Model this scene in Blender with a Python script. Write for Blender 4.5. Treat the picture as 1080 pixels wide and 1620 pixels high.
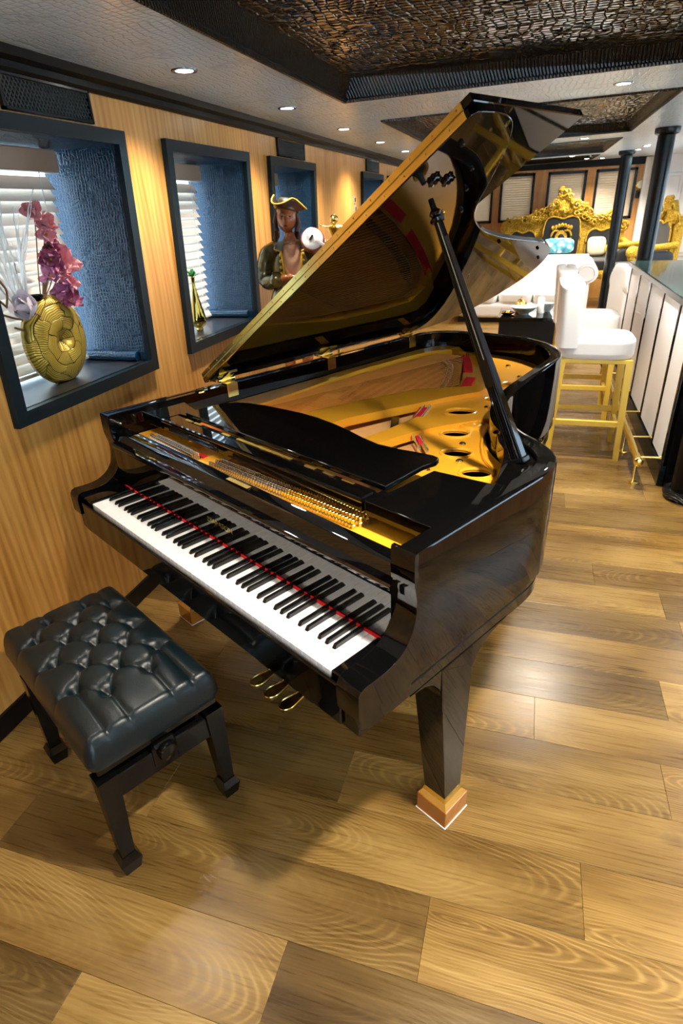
import bpy, bmesh, math, random
from mathutils import Vector, Matrix, Euler
from mathutils.geometry import tessellate_polygon
random.seed(7)
for o in list(bpy.data.objects): bpy.data.objects.remove(o)
SC = bpy.context.scene
COL = SC.collection
pi = math.pi

# ------------------------------------------------------------------ camera
CAMZ = 1.6174
cd = bpy.data.cameras.new('camera'); cam = bpy.data.objects.new('camera', cd); COL.objects.link(cam)
cd.sensor_fit = 'VERTICAL'; cd.sensor_height = 36.0; cd.sensor_width = 24.0
cd.lens = 920.63 / 1620 * 36.0
cd.clip_start = 0.02; cd.clip_end = 100
Rv = Vector((0.956, 0.291, -0.041)); Wv = Vector((-0.277, 0.844, -0.459)).normalized()
yaw, pitch, roll = -0.31685, 0.4774, -0.046
fw = Vector((math.sin(yaw) * math.cos(pitch), math.cos(yaw) * math.cos(pitch), -math.sin(pitch)))
rt = Vector((math.cos(yaw), -math.sin(yaw), 0)); up = rt.cross(fw)
r2 = math.cos(roll) * rt + math.sin(roll) * up; u2 = -math.sin(roll) * rt + math.cos(roll) * up
M = Matrix((r2, u2, -fw)).transposed().to_4x4(); M.translation = (0, 0, CAMZ)
cam.matrix_world = M
cd.dof.use_dof = True; cd.dof.focus_distance = 2.2; cd.dof.aperture_fstop = 6.0
SC.camera = cam

# ------------------------------------------------------------------ world, exposure
SC.view_settings.view_transform = 'Standard'; SC.view_settings.look = 'None'
SC.view_settings.gamma = 1.0; SC.view_settings.use_curve_mapping = False
SC.view_settings.exposure = 1.72
w = bpy.data.worlds.new('world'); SC.world = w; w.use_nodes = True
bg = w.node_tree.nodes['Background']; bg.inputs[0].default_value = (0.62, 0.82, 1.0, 1); bg.inputs[1].default_value = 2.6
SPOT_W = 36.0           # ceiling downlight power
SPOT_COL = (1.0, 0.90, 0.76)
SC.cycles.use_denoising = True
SC.cycles.max_bounces = 6; SC.cycles.diffuse_bounces = 3; SC.cycles.glossy_bounces = 4; SC.cycles.transparent_max_bounces = 6
SC.cycles.use_adaptive_sampling = True; SC.cycles.adaptive_threshold = .06; SC.cycles.adaptive_min_samples = 12; SC.cycles.light_sampling_threshold = .03
SC.cycles.sample_clamp_indirect = 6.0
SC.cycles.caustics_reflective = False
SC.cycles.caustics_refractive = False

# ------------------------------------------------------------------ helpers
class MB:
    def __init__(s): s.v = []; s.f = []
    def add(s, vs, fs):
        n = len(s.v); s.v += [tuple(v) for v in vs]; s.f += [tuple(n + i for i in f) for f in fs]; return s
    def box(s, x0, x1, y0, y1, z0, z1, m=None):
        vs = [(x, y, z) for z in (z0, z1) for y in (y0, y1) for x in (x0, x1)]
        if m: vs = [m @ Vector(v) for v in vs]
        return s.add(vs, [(0, 2, 3, 1), (4, 5, 7, 6), (0, 1, 5, 4), (2, 6, 7, 3), (0, 4, 6, 2), (1, 3, 7, 5)])
    def cbox(s, x0, x1, y0, y1, z0, z1, c=.004, m=None):
        """box with all edges chamfered"""
        vs = []; 
        for sx, X, in ((0, x0), (1, x1)):
            for sy, Y in ((0, y0), (1, y1)):
                for sz, Z in ((0, z0), (1, z1)):
                    dx = c if sx == 0 else -c; dy = c if sy == 0 else -c; dz = c if sz == 0 else -c
                    vs += [(X, Y + dy, Z + dz), (X + dx, Y, Z + dz), (X + dx, Y + dy, Z)]
        def i(sx, sy, sz, k): return ((sx * 2 + sy) * 2 + sz) * 3 + k
        fs = [(i(0,0,0,0), i(0,0,1,0), i(0,1,1,0), i(0,1,0,0)), (i(1,0,0,0), i(1,1,0,0), i(1,1,1,0), i(1,0,1,0)),
              (i(0,0,0,1), i(1,0,0,1), i(1,0,1,1), i(0,0,1,1)), (i(0,1,0,1), i(0,1,1,1), i(1,1,1,1), i(1,1,0,1)),
              (i(0,0,0,2), i(0,1,0,2), i(1,1,0,2), i(1,0,0,2)), (i(0,0,1,2), i(1,0,1,2), i(1,1,1,2), i(0,1,1,2))]
        for a in (0, 1):
            for b in (0, 1):
                q = [i(a,b,0,0), i(a,b,0,1), i(a,b,1,1), i(a,b,1,0)]; fs.append(tuple(q if a != b else q[::-1])[::-1] if False else tuple(q))
                fs.append((i(a,0,b,0), i(a,0,b,2), i(a,1,b,2), i(a,1,b,0)))
                fs.append((i(0,a,b,1), i(0,a,b,2), i(1,a,b,2), i(1,a,b,1)))
                for d in (0, 1): fs.append((i(a,b,d,0), i(a,b,d,1), i(a,b,d,2)))
        if m: vs = [m @ Vector(v) for v in vs]
        return s.add(vs, fs)
    def frustum(s, a, b):
        """a,b : (x0,x1,y0,y1,z) bottom and top rectangles"""
        vs = []
        for x0, x1, y0, y1, z in (a, b): vs += [(x0, y0, z), (x1, y0, z), (x1, y1, z), (x0, y1, z)]
        return s.add(vs, [(3, 2, 1, 0), (4, 5, 6, 7)] + [(i, (i + 1) % 4, 4 + (i + 1) % 4, 4 + i) for i in range(4)])
    def lathe(s, prof, n=24, c=(0, 0, 0), m=None, cap=True, fl=None):
        vs = []; fs = []
        for r, z in prof:
            for k in range(n):
                a = 2 * pi * k / n; rr = r * (fl(a, z) if fl else 1)
                vs.append((c[0] + rr * math.cos(a), c[1] + rr * math.sin(a), c[2] + z))
        for j in range(len(prof) - 1):
            for k in range(n):
                fs.append((j * n + k, j * n + (k + 1) % n, (j + 1) * n + (k + 1) % n, (j + 1) * n + k))
        if cap: fs.append(tuple(range(n))[::-1]); fs.append(tuple((len(prof) - 1) * n + k for k in range(n)))
        if m: vs = [m @ Vector(v) for v in vs]
        return s.add(vs, fs)
    def tube(s, path, r, n=8, cap=True, closed=False, up=(0, 0, 1), flat=1.0):
        P = [Vector(p) for p in path]; L = len(P); rs = r if isinstance(r, (list, tuple)) else [r] * L
        vs = []; fs = []; U = Vector(up)
        for i in range(L):
            if closed: t = (P[(i + 1) % L] - P[i - 1])
            else: t = P[min(i + 1, L - 1)] - P[max(i - 1, 0)]
            t.normalize(); a = t.cross(U)
            if a.length < 1e-3: a = t.cross(Vector((1, 0, 0)))
            a.normalize(); b = a.cross(t)
            for k in range(n):
                an = 2 * pi * k / n; vs.append(P[i] + a * math.cos(an) * rs[i] + b * math.sin(an) * rs[i] * flat)
        for i in range(L if closed else L - 1):
            j = (i + 1) % L
            for k in range(n): fs.append((i * n + k, i * n + (k + 1) % n, j * n + (k + 1) % n, j * n + k))
        if cap and not closed: fs.append(tuple(range(n))[::-1]); fs.append(tuple((L - 1) * n + k for k in range(n)))
        return s.add(vs, fs)
    def ell(s, c, r, n=14, k=10, m=None):
        prof = []
        vs = []; fs = []
        for j in range(k + 1):
            ph = pi * j / k
            for i in range(n):
                th = 2 * pi * i / n
                v = Vector((r[0] * math.sin(ph) * math.cos(th), r[1] * math.sin(ph) * math.sin(th), -r[2] * math.cos(ph)))
                if m: v = m @ v
                vs.append(Vector(c) + v)
        for j in range(k):
            for i in range(n): fs.append((j * n + i, j * n + (i + 1) % n, (j + 1) * n + (i + 1) % n, (j + 1) * n + i))
        return s.add(vs, fs)
    def prism(s, poly, z0, z1, holes=(), m=None, axis='z'):
        """polygon (x,y) extruded z0..z1; axis 'x': poly is (y,z) extruded along x; 'y': poly (x,z) along y"""
        loops = [list(poly)] + [list(h) for h in holes]
        tri = tessellate_polygon([[Vector((p[0], p[1], 0)) for p in l] for l in loops])
        flat = [p for l in loops for p in l]; N = len(flat)
        def mk(p, z):
            v = Vector((p[0], p[1], z)) if axis == 'z' else (Vector((z, p[0], p[1])) if axis == 'x' else Vector((p[0], z, p[1])))
            return m @ v if m else v
        vs = [mk(p, z0) for p in flat] + [mk(p, z1) for p in flat]; fs = []
        for t in tri: fs.append(tuple(t)); fs.append(tuple(N + i for i in t[::-1]))
        o = 0
        for l in loops:
            n = len(l)
            for i in range(n): fs.append((o + i, o + (i + 1) % n, N + o + (i + 1) % n, N + o + i))
            o += n
        return s.add(vs, fs)
    def grid(s, fn, nu, nv, closed_u=False):
        vs = [fn(i / nu, j / nv) for j in range(nv + 1) for i in range(nu + 1)]
        fs = [(j * (nu + 1) + i, j * (nu + 1) + i + 1, (j + 1) * (nu + 1) + i + 1, (j + 1) * (nu + 1) + i) for j in range(nv) for i in range(nu)]
        return s.add(vs, fs)
    def mesh(s, name, mat=None, smooth=False, angle=35):
        me = bpy.data.meshes.new(name); me.from_pydata([tuple(v) for v in s.v], [], s.f); me.validate()
        bm = bmesh.new(); bm.from_mesh(me); bmesh.ops.recalc_face_normals(bm, faces=bm.faces)
        if smooth:
            for f in bm.faces: f.smooth = True
            lim = math.radians(angle)
            for e in bm.edges:
                if len(e.link_faces) == 2 and e.calc_face_angle(0) > lim: e.smooth = False
        bm.to_mesh(me); bm.free()
        if mat: me.materials.append(mat)
        return me
def link(name, data, parent=None):
    o = bpy.data.objects.new(name, data); COL.objects.link(o)
    if parent: o.parent = parent
    return o
def obj(name, mb, mat, parent=None, smooth=False, angle=35, loc=None, label=None):
    o = link(name, mb.mesh(name, mat, smooth, angle), parent)
    if loc: o.location = loc
    if label: o['label'] = label
    return o
def tag(o, label, cat, group=None):
    o['label'] = label; o['category'] = cat
    if group: o['group'] = group
    return o
def thing(name, label, cat, loc=(0, 0, 0), rotz=0, group=None):
    o = link(name, None); o.location = loc; o.rotation_euler = (0, 0, rotz); o.empty_display_size = .1
    return tag(o, label, cat, group)
def struct(o, kind='structure'): o['kind'] = kind; return o
def dup(root, loc, rotz=None, label=None):
    r = root.copy(); COL.objects.link(r); r.location = loc
    if rotz is not None: r.rotation_euler = (0, 0, rotz)
    if label: r['label'] = label
    for ch in list(root.children):
        c = ch.copy(); COL.objects.link(c); c.parent = r
        for g in list(ch.children):
            d = g.copy(); COL.objects.link(d); d.parent = c
    return r
def catmull(P, n=6, closed=False):
    P = [Vector(p) for p in P]; out = []; L = len(P)
    rng = range(L) if closed else range(L - 1)
    for i in rng:
        p0 = P[i - 1] if (i > 0 or closed) else P[0]; p1 = P[i]; p2 = P[(i + 1) % L]; p3 = P[(i + 2) % L] if (closed or i + 2 < L) else P[-1]
        for k in range(n):
            t = k / n
            out.append(.5 * ((2 * p1) + (p2 - p0) * t + (2 * p0 - 5 * p1 + 4 * p2 - p3) * t * t + (3 * p1 - p0 - 3 * p2 + p3) * t ** 3))
    if not closed: out.append(P[-1])
    return out
def circ(cx, cy, r, n=24, ry=None, rot=0):
    ry = ry or r; out = []
    for k in range(n):
        a = 2 * pi * k / n; x = r * math.cos(a); y = ry * math.sin(a)
        out.append((cx + x * math.cos(rot) - y * math.sin(rot), cy + x * math.sin(rot) + y * math.cos(rot)))
    return out

# ------------------------------------------------------------------ materials
MATS = {}
def pmat(name, col, rough=.5, metal=0, ior=1.5, coat=0, emit=None, es=0, trans=0, sheen=0, sub=0):
    m = bpy.data.materials.new(name); m.use_nodes = True; b = m.node_tree.nodes['Principled BSDF']
    b.inputs['Base Color'].default_value = (*col, 1); b.inputs['Roughness'].default_value = rough
    b.inputs['Metallic'].default_value = metal; b.inputs['IOR'].default_value = ior
    b.inputs['Coat Weight'].default_value = coat; b.inputs['Coat Roughness'].default_value = .03
    b.inputs['Transmission Weight'].default_value = trans; b.inputs['Sheen Weight'].default_value = sheen
    if emit: b.inputs['Emission Color'].default_value = (*emit, 1); b.inputs['Emission Strength'].default_value = es
    MATS[name] = m; return m
def nn(m, t, **kw):
    n = m.node_tree.nodes.new(t)
    for k, v in kw.items(): setattr(n, k, v)
    return n
def ln(m, a, b): m.node_tree.links.new(a, b)
def bsdf(m): return m.node_tree.nodes['Principled BSDF']
def mapping(m, scale, coord='Object', rot=(0, 0, 0)):
    t = nn(m, 'ShaderNodeTexCoord'); mp = nn(m, 'ShaderNodeMapping'); mp.inputs['Scale'].default_value = scale
    mp.inputs['Rotation'].default_value = rot; ln(m, t.outputs[coord], mp.inputs['Vector']); return mp
def ramp(m, fac, stops):
    r = nn(m, 'ShaderNodeValToRGB'); e = r.color_ramp.elements
    while len(e) < len(stops): e.new(.5)
    for k, (p, c) in enumerate(stops): e[k].position = p; e[k].color = (*c, 1)
    ln(m, fac, r.inputs[0]); return r
def bump(m, h, strength=.3, dist=.01):
    b = nn(m, 'ShaderNodeBump'); b.inputs['Strength'].default_value = strength; b.inputs['Distance'].default_value = dist
    ln(m, h, b.inputs['Height']); ln(m, b.outputs[0], bsdf(m).inputs['Normal']); return b
def math_n(m, op, a, b=None):
    n = nn(m, 'ShaderNodeMath', operation=op)
    for k, x in enumerate((a, b)):
        if x is None: continue
        if isinstance(x, (int, float)): n.inputs[k].default_value = x
        else: ln(m, x, n.inputs[k])
    return n.outputs[0]

lacq = pmat('black_lacquer', (.002, .002, .0022), .03, ior=1.42)
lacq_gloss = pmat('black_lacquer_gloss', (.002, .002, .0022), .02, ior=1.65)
lacq_satin = pmat('black_satin', (.004, .004, .005), .25, ior=1.35)
steel_black = pmat('black_paint', (.003, .006, .008), .26, ior=1.38)
brass = pmat('brass', (.95, .72, .22), .20, 1)
brass_old = pmat('brass_old', (.62, .42, .08), .3, 1)
gold_plate = pmat('gold_plate', (1.0, .46, .028), .30, 0, coat=.5)
whitekey = pmat('white_key', (.88, .88, .88), .12, ior=1.5, coat=.5)
blackkey = pmat('black_key', (.005, .005, .006), .12, ior=1.6)
felt_red = pmat('red_felt', (.85, .008, .012), .9)
chrome = pmat('steel_pin', (.75, .72, .66), .16, 1)
white_leather = pmat('white_leather', (.86, .86, .86), .38)
white_fabric = pmat('white_fabric', (.84, .84, .85), .8)
stoolgold = pmat('gold_wood', (.72, .46, .04), .3, .25, coat=.4)
paint_white = pmat('white_paint', (.85, .86, .87), .4)
glassy = pmat('counter_top', (.05, .10, .10), .06, ior=1.7)
teal_blk = pmat('frame_black', (.004, .010, .014), .36, ior=1.3)
vent_grey = pmat('vent_grey', (.06, .08, .085), .35, .4)
crown_blk = pmat('crown_black', (.003, .003, .003), .4, ior=1.25)
green_leaf = pmat('green_leaf', (.07, .25, .06), .5)

def mk_floor():
    m = pmat('oak_plank', (.4, .3, .2), .36, ior=1.45)
    oi = nn(m, 'ShaderNodeObjectInfo'); tc = nn(m, 'ShaderNodeTexCoord')
    off = nn(m, 'ShaderNodeCombineXYZ')
    rnd = oi.outputs['Random']
    ln(m, math_n(m, 'MULTIPLY', rnd, 37.0), off.inputs[0]); ln(m, math_n(m, 'MULTIPLY', rnd, 91.7), off.inputs[2])
    r2_ = math_n(m, 'SUBTRACT', math_n(m, 'FRACT', math_n(m, 'MULTIPLY', rnd, 17.3)), .5)
    ln(m, math_n(m, 'MULTIPLY', r2_, .22), off.inputs[1])
    add = nn(m, 'ShaderNodeVectorMath', operation='ADD'); ln(m, tc.outputs['Object'], add.inputs[0]); ln(m, off.outputs[0], add.inputs[1])
    # centred copy for the cathedral rings
    offc = nn(m, 'ShaderNodeCombineXYZ'); r3 = math_n(m, 'SUBTRACT', math_n(m, 'FRACT', math_n(m, 'MULTIPLY', rnd, 53.9)), .5)
    ln(m, math_n(m, 'MULTIPLY', r3, 1.1), offc.inputs[0]); ln(m, math_n(m, 'MULTIPLY', r2_, .2), offc.inputs[1])
    addc = nn(m, 'ShaderNodeVectorMath', operation='ADD'); ln(m, tc.outputs['Object'], addc.inputs[0]); ln(m, offc.outputs[0], addc.inputs[1])
    nz = nn(m, 'ShaderNodeTexNoise'); nz.inputs['Scale'].default_value = 2.2; nz.inputs['Detail'].default_value = 2; ln(m, add.outputs[0], nz.inputs['Vector'])
    sc = nn(m, 'ShaderNodeVectorMath', operation='MULTIPLY'); ln(m, addc.outputs[0], sc.inputs[0]); sc.inputs[1].default_value = (.16, 1, 1)
    nzv = nn(m, 'ShaderNodeVectorMath', operation='SCALE'); ln(m, nz.outputs['Color'], nzv.inputs[0]); nzv.inputs['Scale'].default_value = .075
    ad2 = nn(m, 'ShaderNodeVectorMath', operation='ADD'); ln(m, sc.outputs[0], ad2.inputs[0]); ln(m, nzv.outputs[0], ad2.inputs[1])
    wv = nn(m, 'ShaderNodeTexWave', wave_type='RINGS', rings_direction='Z', wave_profile='SIN'); wv.inputs['Scale'].default_value = 46
    wv.inputs['Distortion'].default_value = .7; wv.inputs['Detail'].default_value = 2; wv.inputs['Detail Scale'].default_value = 2; ln(m, ad2.outputs[0], wv.inputs['Vector'])
    # fine fibre
    fs = nn(m, 'ShaderNodeVectorMath', operation='MULTIPLY'); ln(m, add.outputs[0], fs.inputs[0]); fs.inputs[1].default_value = (5, 130, 5)
    fn = nn(m, 'ShaderNodeTexNoise'); fn.inputs['Scale'].default_value = 1; fn.inputs['Detail'].default_value = 5; ln(m, fs.outputs[0], fn.inputs['Vector'])
    # broad tone patches and knots
    bs = nn(m, 'ShaderNodeVectorMath', operation='MULTIPLY'); ln(m, add.outputs[0], bs.inputs[0]); bs.inputs[1].default_value = (1.6, 6, 1)
    bn = nn(m, 'ShaderNodeTexNoise'); bn.inputs['Scale'].default_value = 1.2; bn.inputs['Detail'].default_value = 2; ln(m, bs.outputs[0], bn.inputs['Vector'])
    kn = nn(m, 'ShaderNodeTexVoronoi'); kn.inputs['Scale'].default_value = 2.1
    ks = nn(m, 'ShaderNodeVectorMath', operation='MULTIPLY'); ln(m, add.outputs[0], ks.inputs[0]); ks.inputs[1].default_value = (.9, 1.8, 1); ln(m, ks.outputs[0], kn.inputs['Vector'])
    knot = ramp(m, kn.outputs['Distance'], [(0.0, (.18, .18, .18)), (.045, (.55, .55, .55)), (.11, (1, 1, 1))])
    msk = ramp(m, bn.outputs['Fac'], [(.42, (.15, .15, .15)), (.60, (1, 1, 1))])
    lines = math_n(m, 'MULTIPLY', math_n(m, 'POWER', wv.outputs['Fac'], 3.0), math_n(m, 'MULTIPLY', msk.outputs[0], .12))
    bn2 = nn(m, 'ShaderNodeTexNoise'); bn2.inputs['Scale'].default_value = .9; bn2.inputs['Detail'].default_value = 3; ln(m, bs.outputs[0], bn2.inputs['Vector'])
    fac = math_n(m, 'ADD', lines, math_n(m, 'ADD', math_n(m, 'MULTIPLY', fn.outputs['Fac'], .26), math_n(m, 'MULTIPLY', bn2.outputs['Fac'], .58)))
    c = ramp(m, fac, [(.30, (.080, .040, .008)), (.44, (.178, .099, .024)), (.58, (.285, .176, .052)), (.76, (.37, .25, .092))])
    mx = nn(m, 'ShaderNodeMixRGB', blend_type='MULTIPLY'); mx.inputs[0].default_value = 1; ln(m, c.outputs[0], mx.inputs[1]); ln(m, oi.outputs['Color'], mx.inputs[2])
    mk = nn(m, 'ShaderNodeMixRGB', blend_type='MULTIPLY'); mk.inputs[0].default_value = .8; ln(m, mx.outputs[0], mk.inputs[1]); ln(m, knot.outputs[0], mk.inputs[2])
    ln(m, mk.outputs[0], bsdf(m).inputs['Base Color'])
    rr = nn(m, 'ShaderNodeMapRange'); rr.inputs[3].default_value = .20; rr.inputs[4].default_value = .38; ln(m, fn.outputs['Fac'], rr.inputs[0]); ln(m, rr.outputs[0], bsdf(m).inputs['Roughness'])
    bump(m, fac, .18, .002)
    return m
oak = mk_floor()
def mk_wallwood(name, tint=1.0):
    m = pmat(name, (.5, .3, .12), .33)
    mp = mapping(m, (9, 9, .9)); nz = nn(m, 'ShaderNodeTexNoise'); nz.inputs['Scale'].default_value = 1.6; nz.inputs['Detail'].default_value = 6; nz.inputs['Distortion'].default_value = .6; ln(m, mp.outputs[0], nz.inputs[0])
    mp2 = mapping(m, (70, 70, 1.6)); n2 = nn(m, 'ShaderNodeTexNoise'); n2.inputs['Scale'].default_value = 1.5; n2.inputs['Detail'].default_value = 4; ln(m, mp2.outputs[0], n2.inputs[0])
    mp3 = mapping(m, (1, 1, .13)); wv = nn(m, 'ShaderNodeTexWave', wave_type='RINGS', rings_direction='X'); wv.inputs['Scale'].default_value = 9; wv.inputs['Distortion'].default_value = 7; wv.inputs['Detail'].default_value = 2; wv.inputs['Detail Scale'].default_value = .9; ln(m, mp3.outputs[0], wv.inputs[0])
    f = math_n(m, 'ADD', math_n(m, 'MULTIPLY', nz.outputs[0], .55), math_n(m, 'ADD', math_n(m, 'MULTIPLY', n2.outputs[0], .28), math_n(m, 'MULTIPLY', wv.outputs['Fac'], .14)))
    c = ramp(m, f, [(.3, (.40 * tint, .160 * tint, .026 * tint)), (.5, (.58 * tint, .275 * tint, .062 * tint)), (.72, (.70 * tint, .38 * tint, .115 * tint))])
    ln(m, c.outputs[0], bsdf(m).inputs['Base Color']); bump(m, n2.outputs[0], .06, .002); return m
wallwood = mk_wallwood('oak_veneer')
def mk_croc(name, col, rough, scale, strength, ior=1.5, col2=None, rowsq=.55):
    m = pmat(name, col, rough, ior=ior)
    mp = mapping(m, (scale, scale * rowsq, scale)); v = nn(m, 'ShaderNodeTexVoronoi', feature='DISTANCE_TO_EDGE'); v.inputs['Scale'].default_value = 1; v.inputs['Randomness'].default_value = .25
    nz = nn(m, 'ShaderNodeTexNoise'); nz.inputs['Scale'].default_value = .12; ln(m, mp.outputs[0], nz.inputs[0])
    ad = nn(m, 'ShaderNodeVectorMath', operation='MULTIPLY_ADD'); ln(m, nz.outputs['Color'], ad.inputs[0]); ad.inputs[1].default_value = (3, 3, 3); ln(m, mp.outputs[0], ad.inputs[2])
    ln(m, ad.outputs[0], v.inputs[0])
    h = ramp(m, v.outputs['Distance'], [(0, (0, 0, 0)), (.14, (.8, .8, .8)), (.4, (1, 1, 1))])
    bump(m, h.outputs[0], strength, .006)
    if col2:
        mx = nn(m, 'ShaderNodeMixRGB'); ln(m, h.outputs[0], mx.inputs[0]); mx.inputs[1].default_value = (*col2, 1); mx.inputs[2].default_value = (*col, 1); ln(m, mx.outputs[0], bsdf(m).inputs['Base Color'])
    return m
croc_white = mk_croc('white_scale_vinyl', (.70, .86, 1.0), .20, 32, .35, col2=(.56, .71, .86), rowsq=1.3)
croc_black = mk_croc('black_scale_vinyl', (.004, .004, .004), .13, 26, .9, 1.6, rowsq=1.25)
croc_jamb = mk_croc('black_croc_leather', (0, .022, .055), .34, 75, .40, 1.45, rowsq=1)
def mk_rib(name, col, freq, axis_scale=(1, 1, 0)):
    m = pmat(name, col, .25, ior=1.6); mp = mapping(m, (freq, freq, freq)); wv = nn(m, 'ShaderNodeTexWave', bands_direction='DIAGONAL'); wv.inputs['Scale'].default_value = 1; ln(m, mp.outputs[0], wv.inputs[0]); bump(m, wv.outputs['Fac'], 1.0, .012); return m
rope_blk = mk_rib('black_rope_trim', (.004, .004, .005), 40)
def mk_leather():
    m = pmat('bench_leather', (.002, .008, .011), .34, ior=1.42)
    mp = mapping(m, (230, 230, 230)); v = nn(m, 'ShaderNodeTexVoronoi'); v.inputs['Scale'].default_value = 1; ln(m, mp.outputs[0], v.inputs[0]); bump(m, v.outputs['Distance'], .10, .0015); return m
leather = mk_leather()
def mk_blind(name, col, tr):
    m = pmat(name, col, .45); nt = m.node_tree; b = bsdf(m); t = nn(m, 'ShaderNodeBsdfTranslucent'); t.inputs[0].default_value = (*col, 1)
    mx = nn(m, 'ShaderNodeMixShader'); mx.inputs[0].default_value = tr; ln(m, b.outputs[0], mx.inputs[1]); ln(m, t.outputs[0], mx.inputs[2])
    ln(m, mx.outputs[0], nt.nodes['Material Output'].inputs[0]); return m
blind = mk_blind('cream_slat', (.84, .74, .64), .10)
blind_far = mk_blind('cream_slat_far', (.80, .64, .46), .03)
headrail = pmat('headrail_brown', (.50, .33, .22), .4)
def mk_glow(name, col, s):
    m = bpy.data.materials.new(name); m.use_nodes = True; nt = m.node_tree; nt.nodes.clear()
    e = nt.nodes.new('ShaderNodeEmission'); e.inputs[0].default_value = (*col, 1); e.inputs[1].default_value = s; o = nt.nodes.new('ShaderNodeOutputMaterial'); nt.links.new(e.outputs[0], o.inputs[0]); return m
lens_glow = mk_glow('lamp_lens', (1, .97, .92), 18)
def mk_glass():
    m = bpy.data.materials.new('window_glass'); m.use_nodes = True; nt = m.node_tree; nt.nodes.clear()
    t = nt.nodes.new('ShaderNodeBsdfTransparent'); t.inputs[0].default_value = (.94, .97, .98, 1); g = nt.nodes.new('ShaderNodeBsdfGlossy'); g.inputs['Roughness'].default_value = .02
    mx = nt.nodes.new('ShaderNodeMixShader'); mx.inputs[0].default_value = .06; o = nt.nodes.new('ShaderNodeOutputMaterial')
    nt.links.new(t.outputs[0], mx.inputs[1]); nt.links.new(g.outputs[0], mx.inputs[2]); nt.links.new(mx.outputs[0], o.inputs[0]); return m
pane_glass = mk_glass()
def mk_soundboard():
    m = pmat('soundboard', (.5, .24, .05), .25, coat=.4); mp = mapping(m, (60, 2, 2)); nz = nn(m, 'ShaderNodeTexNoise'); nz.inputs['Scale'].default_value = 1; ln(m, mp.outputs[0], nz.inputs[0])
    c = ramp(m, nz.outputs[0], [(.3, (.90, .32, .025)), (.7, (1.0, .45, .06))]); ln(m, c.outputs[0], bsdf(m).inputs['Base Color']); return m
soundb = mk_soundboard()
copper = pmat('copper_string', (1.0, .36, .055), .4, 0)
steelstr = pmat('steel_string', (1.0, .58, .22), .35, 0)
footwood = pmat('foot_wood', (.38, .13, .015), .22, .2, coat=.6)

# ================================================================== SETTING
WX = -1.651        # left wall face
YB = 12.2          # far wall
XR_W = 3.5; YF_W = -2.6
def ceil_z(x, y=0): return 2.12 + .017 * (min(x, 1.2) + 1) + max(0, y - 9) * .016

# floor ---------------------------------------------------------------
PL, PW = 1.25, .20
PY0, PY1 = .108, .108 + .2 * 32
PX1 = 2.0
fm = MB(); fm.box(WX - .02, XR_W, YF_W, PY0, -.05, 0).box(WX - .02, XR_W, PY1, YB, -.05, 0).box(PX1, XR_W, PY0, PY1, -.05, 0).box(WX - .02, PX1, PY0, PY1, -.05, -.012)
floor = struct(obj('floor', fm, oak)); 
ends = {1: -.885, 2: -.425, 3: -.10, 4: .28, 5: -.42, 6: .54, 7: .154, 11: .689}
pmeshes = {}
def plank_mesh(L):
    key = round(L, 3)
    if key not in pmeshes:
        g = .0003; c = .0007; mb = MB(); a = (g - L / 2, L / 2 - g, g - PW / 2, PW / 2 - g, -.012); mid = (a[0], a[1], a[2], a[3], -c); top = (a[0] + c, a[1] - c, a[2] + c, a[3] - c, 0)
        mb.frustum(mid, top).frustum(a, mid); pmeshes[key] = mb.mesh('plank', oak)
    return pmeshes[key]
prnd = random.Random(11)
nrow = 32
for r in range(nrow):
    y = PY0 + PW * (r + .5)
    e = ends.get(r, prnd.uniform(-.6, .6))
    while e > WX: e -= PL
    x = e
    while x < PX1 - .001:
        x0, x1 = max(x, WX), min(x + PL, PX1)
        if x1 - x0 > .02:
            o = link('plank', plank_mesh(x1 - x0), floor); o.location = ((x0 + x1) / 2, y, 0)
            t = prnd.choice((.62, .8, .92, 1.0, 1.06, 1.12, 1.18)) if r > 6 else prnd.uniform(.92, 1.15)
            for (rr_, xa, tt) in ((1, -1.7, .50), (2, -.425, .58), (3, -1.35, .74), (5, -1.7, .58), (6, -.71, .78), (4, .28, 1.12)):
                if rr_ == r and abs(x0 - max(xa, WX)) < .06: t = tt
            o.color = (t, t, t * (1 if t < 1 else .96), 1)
        x += PL
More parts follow.
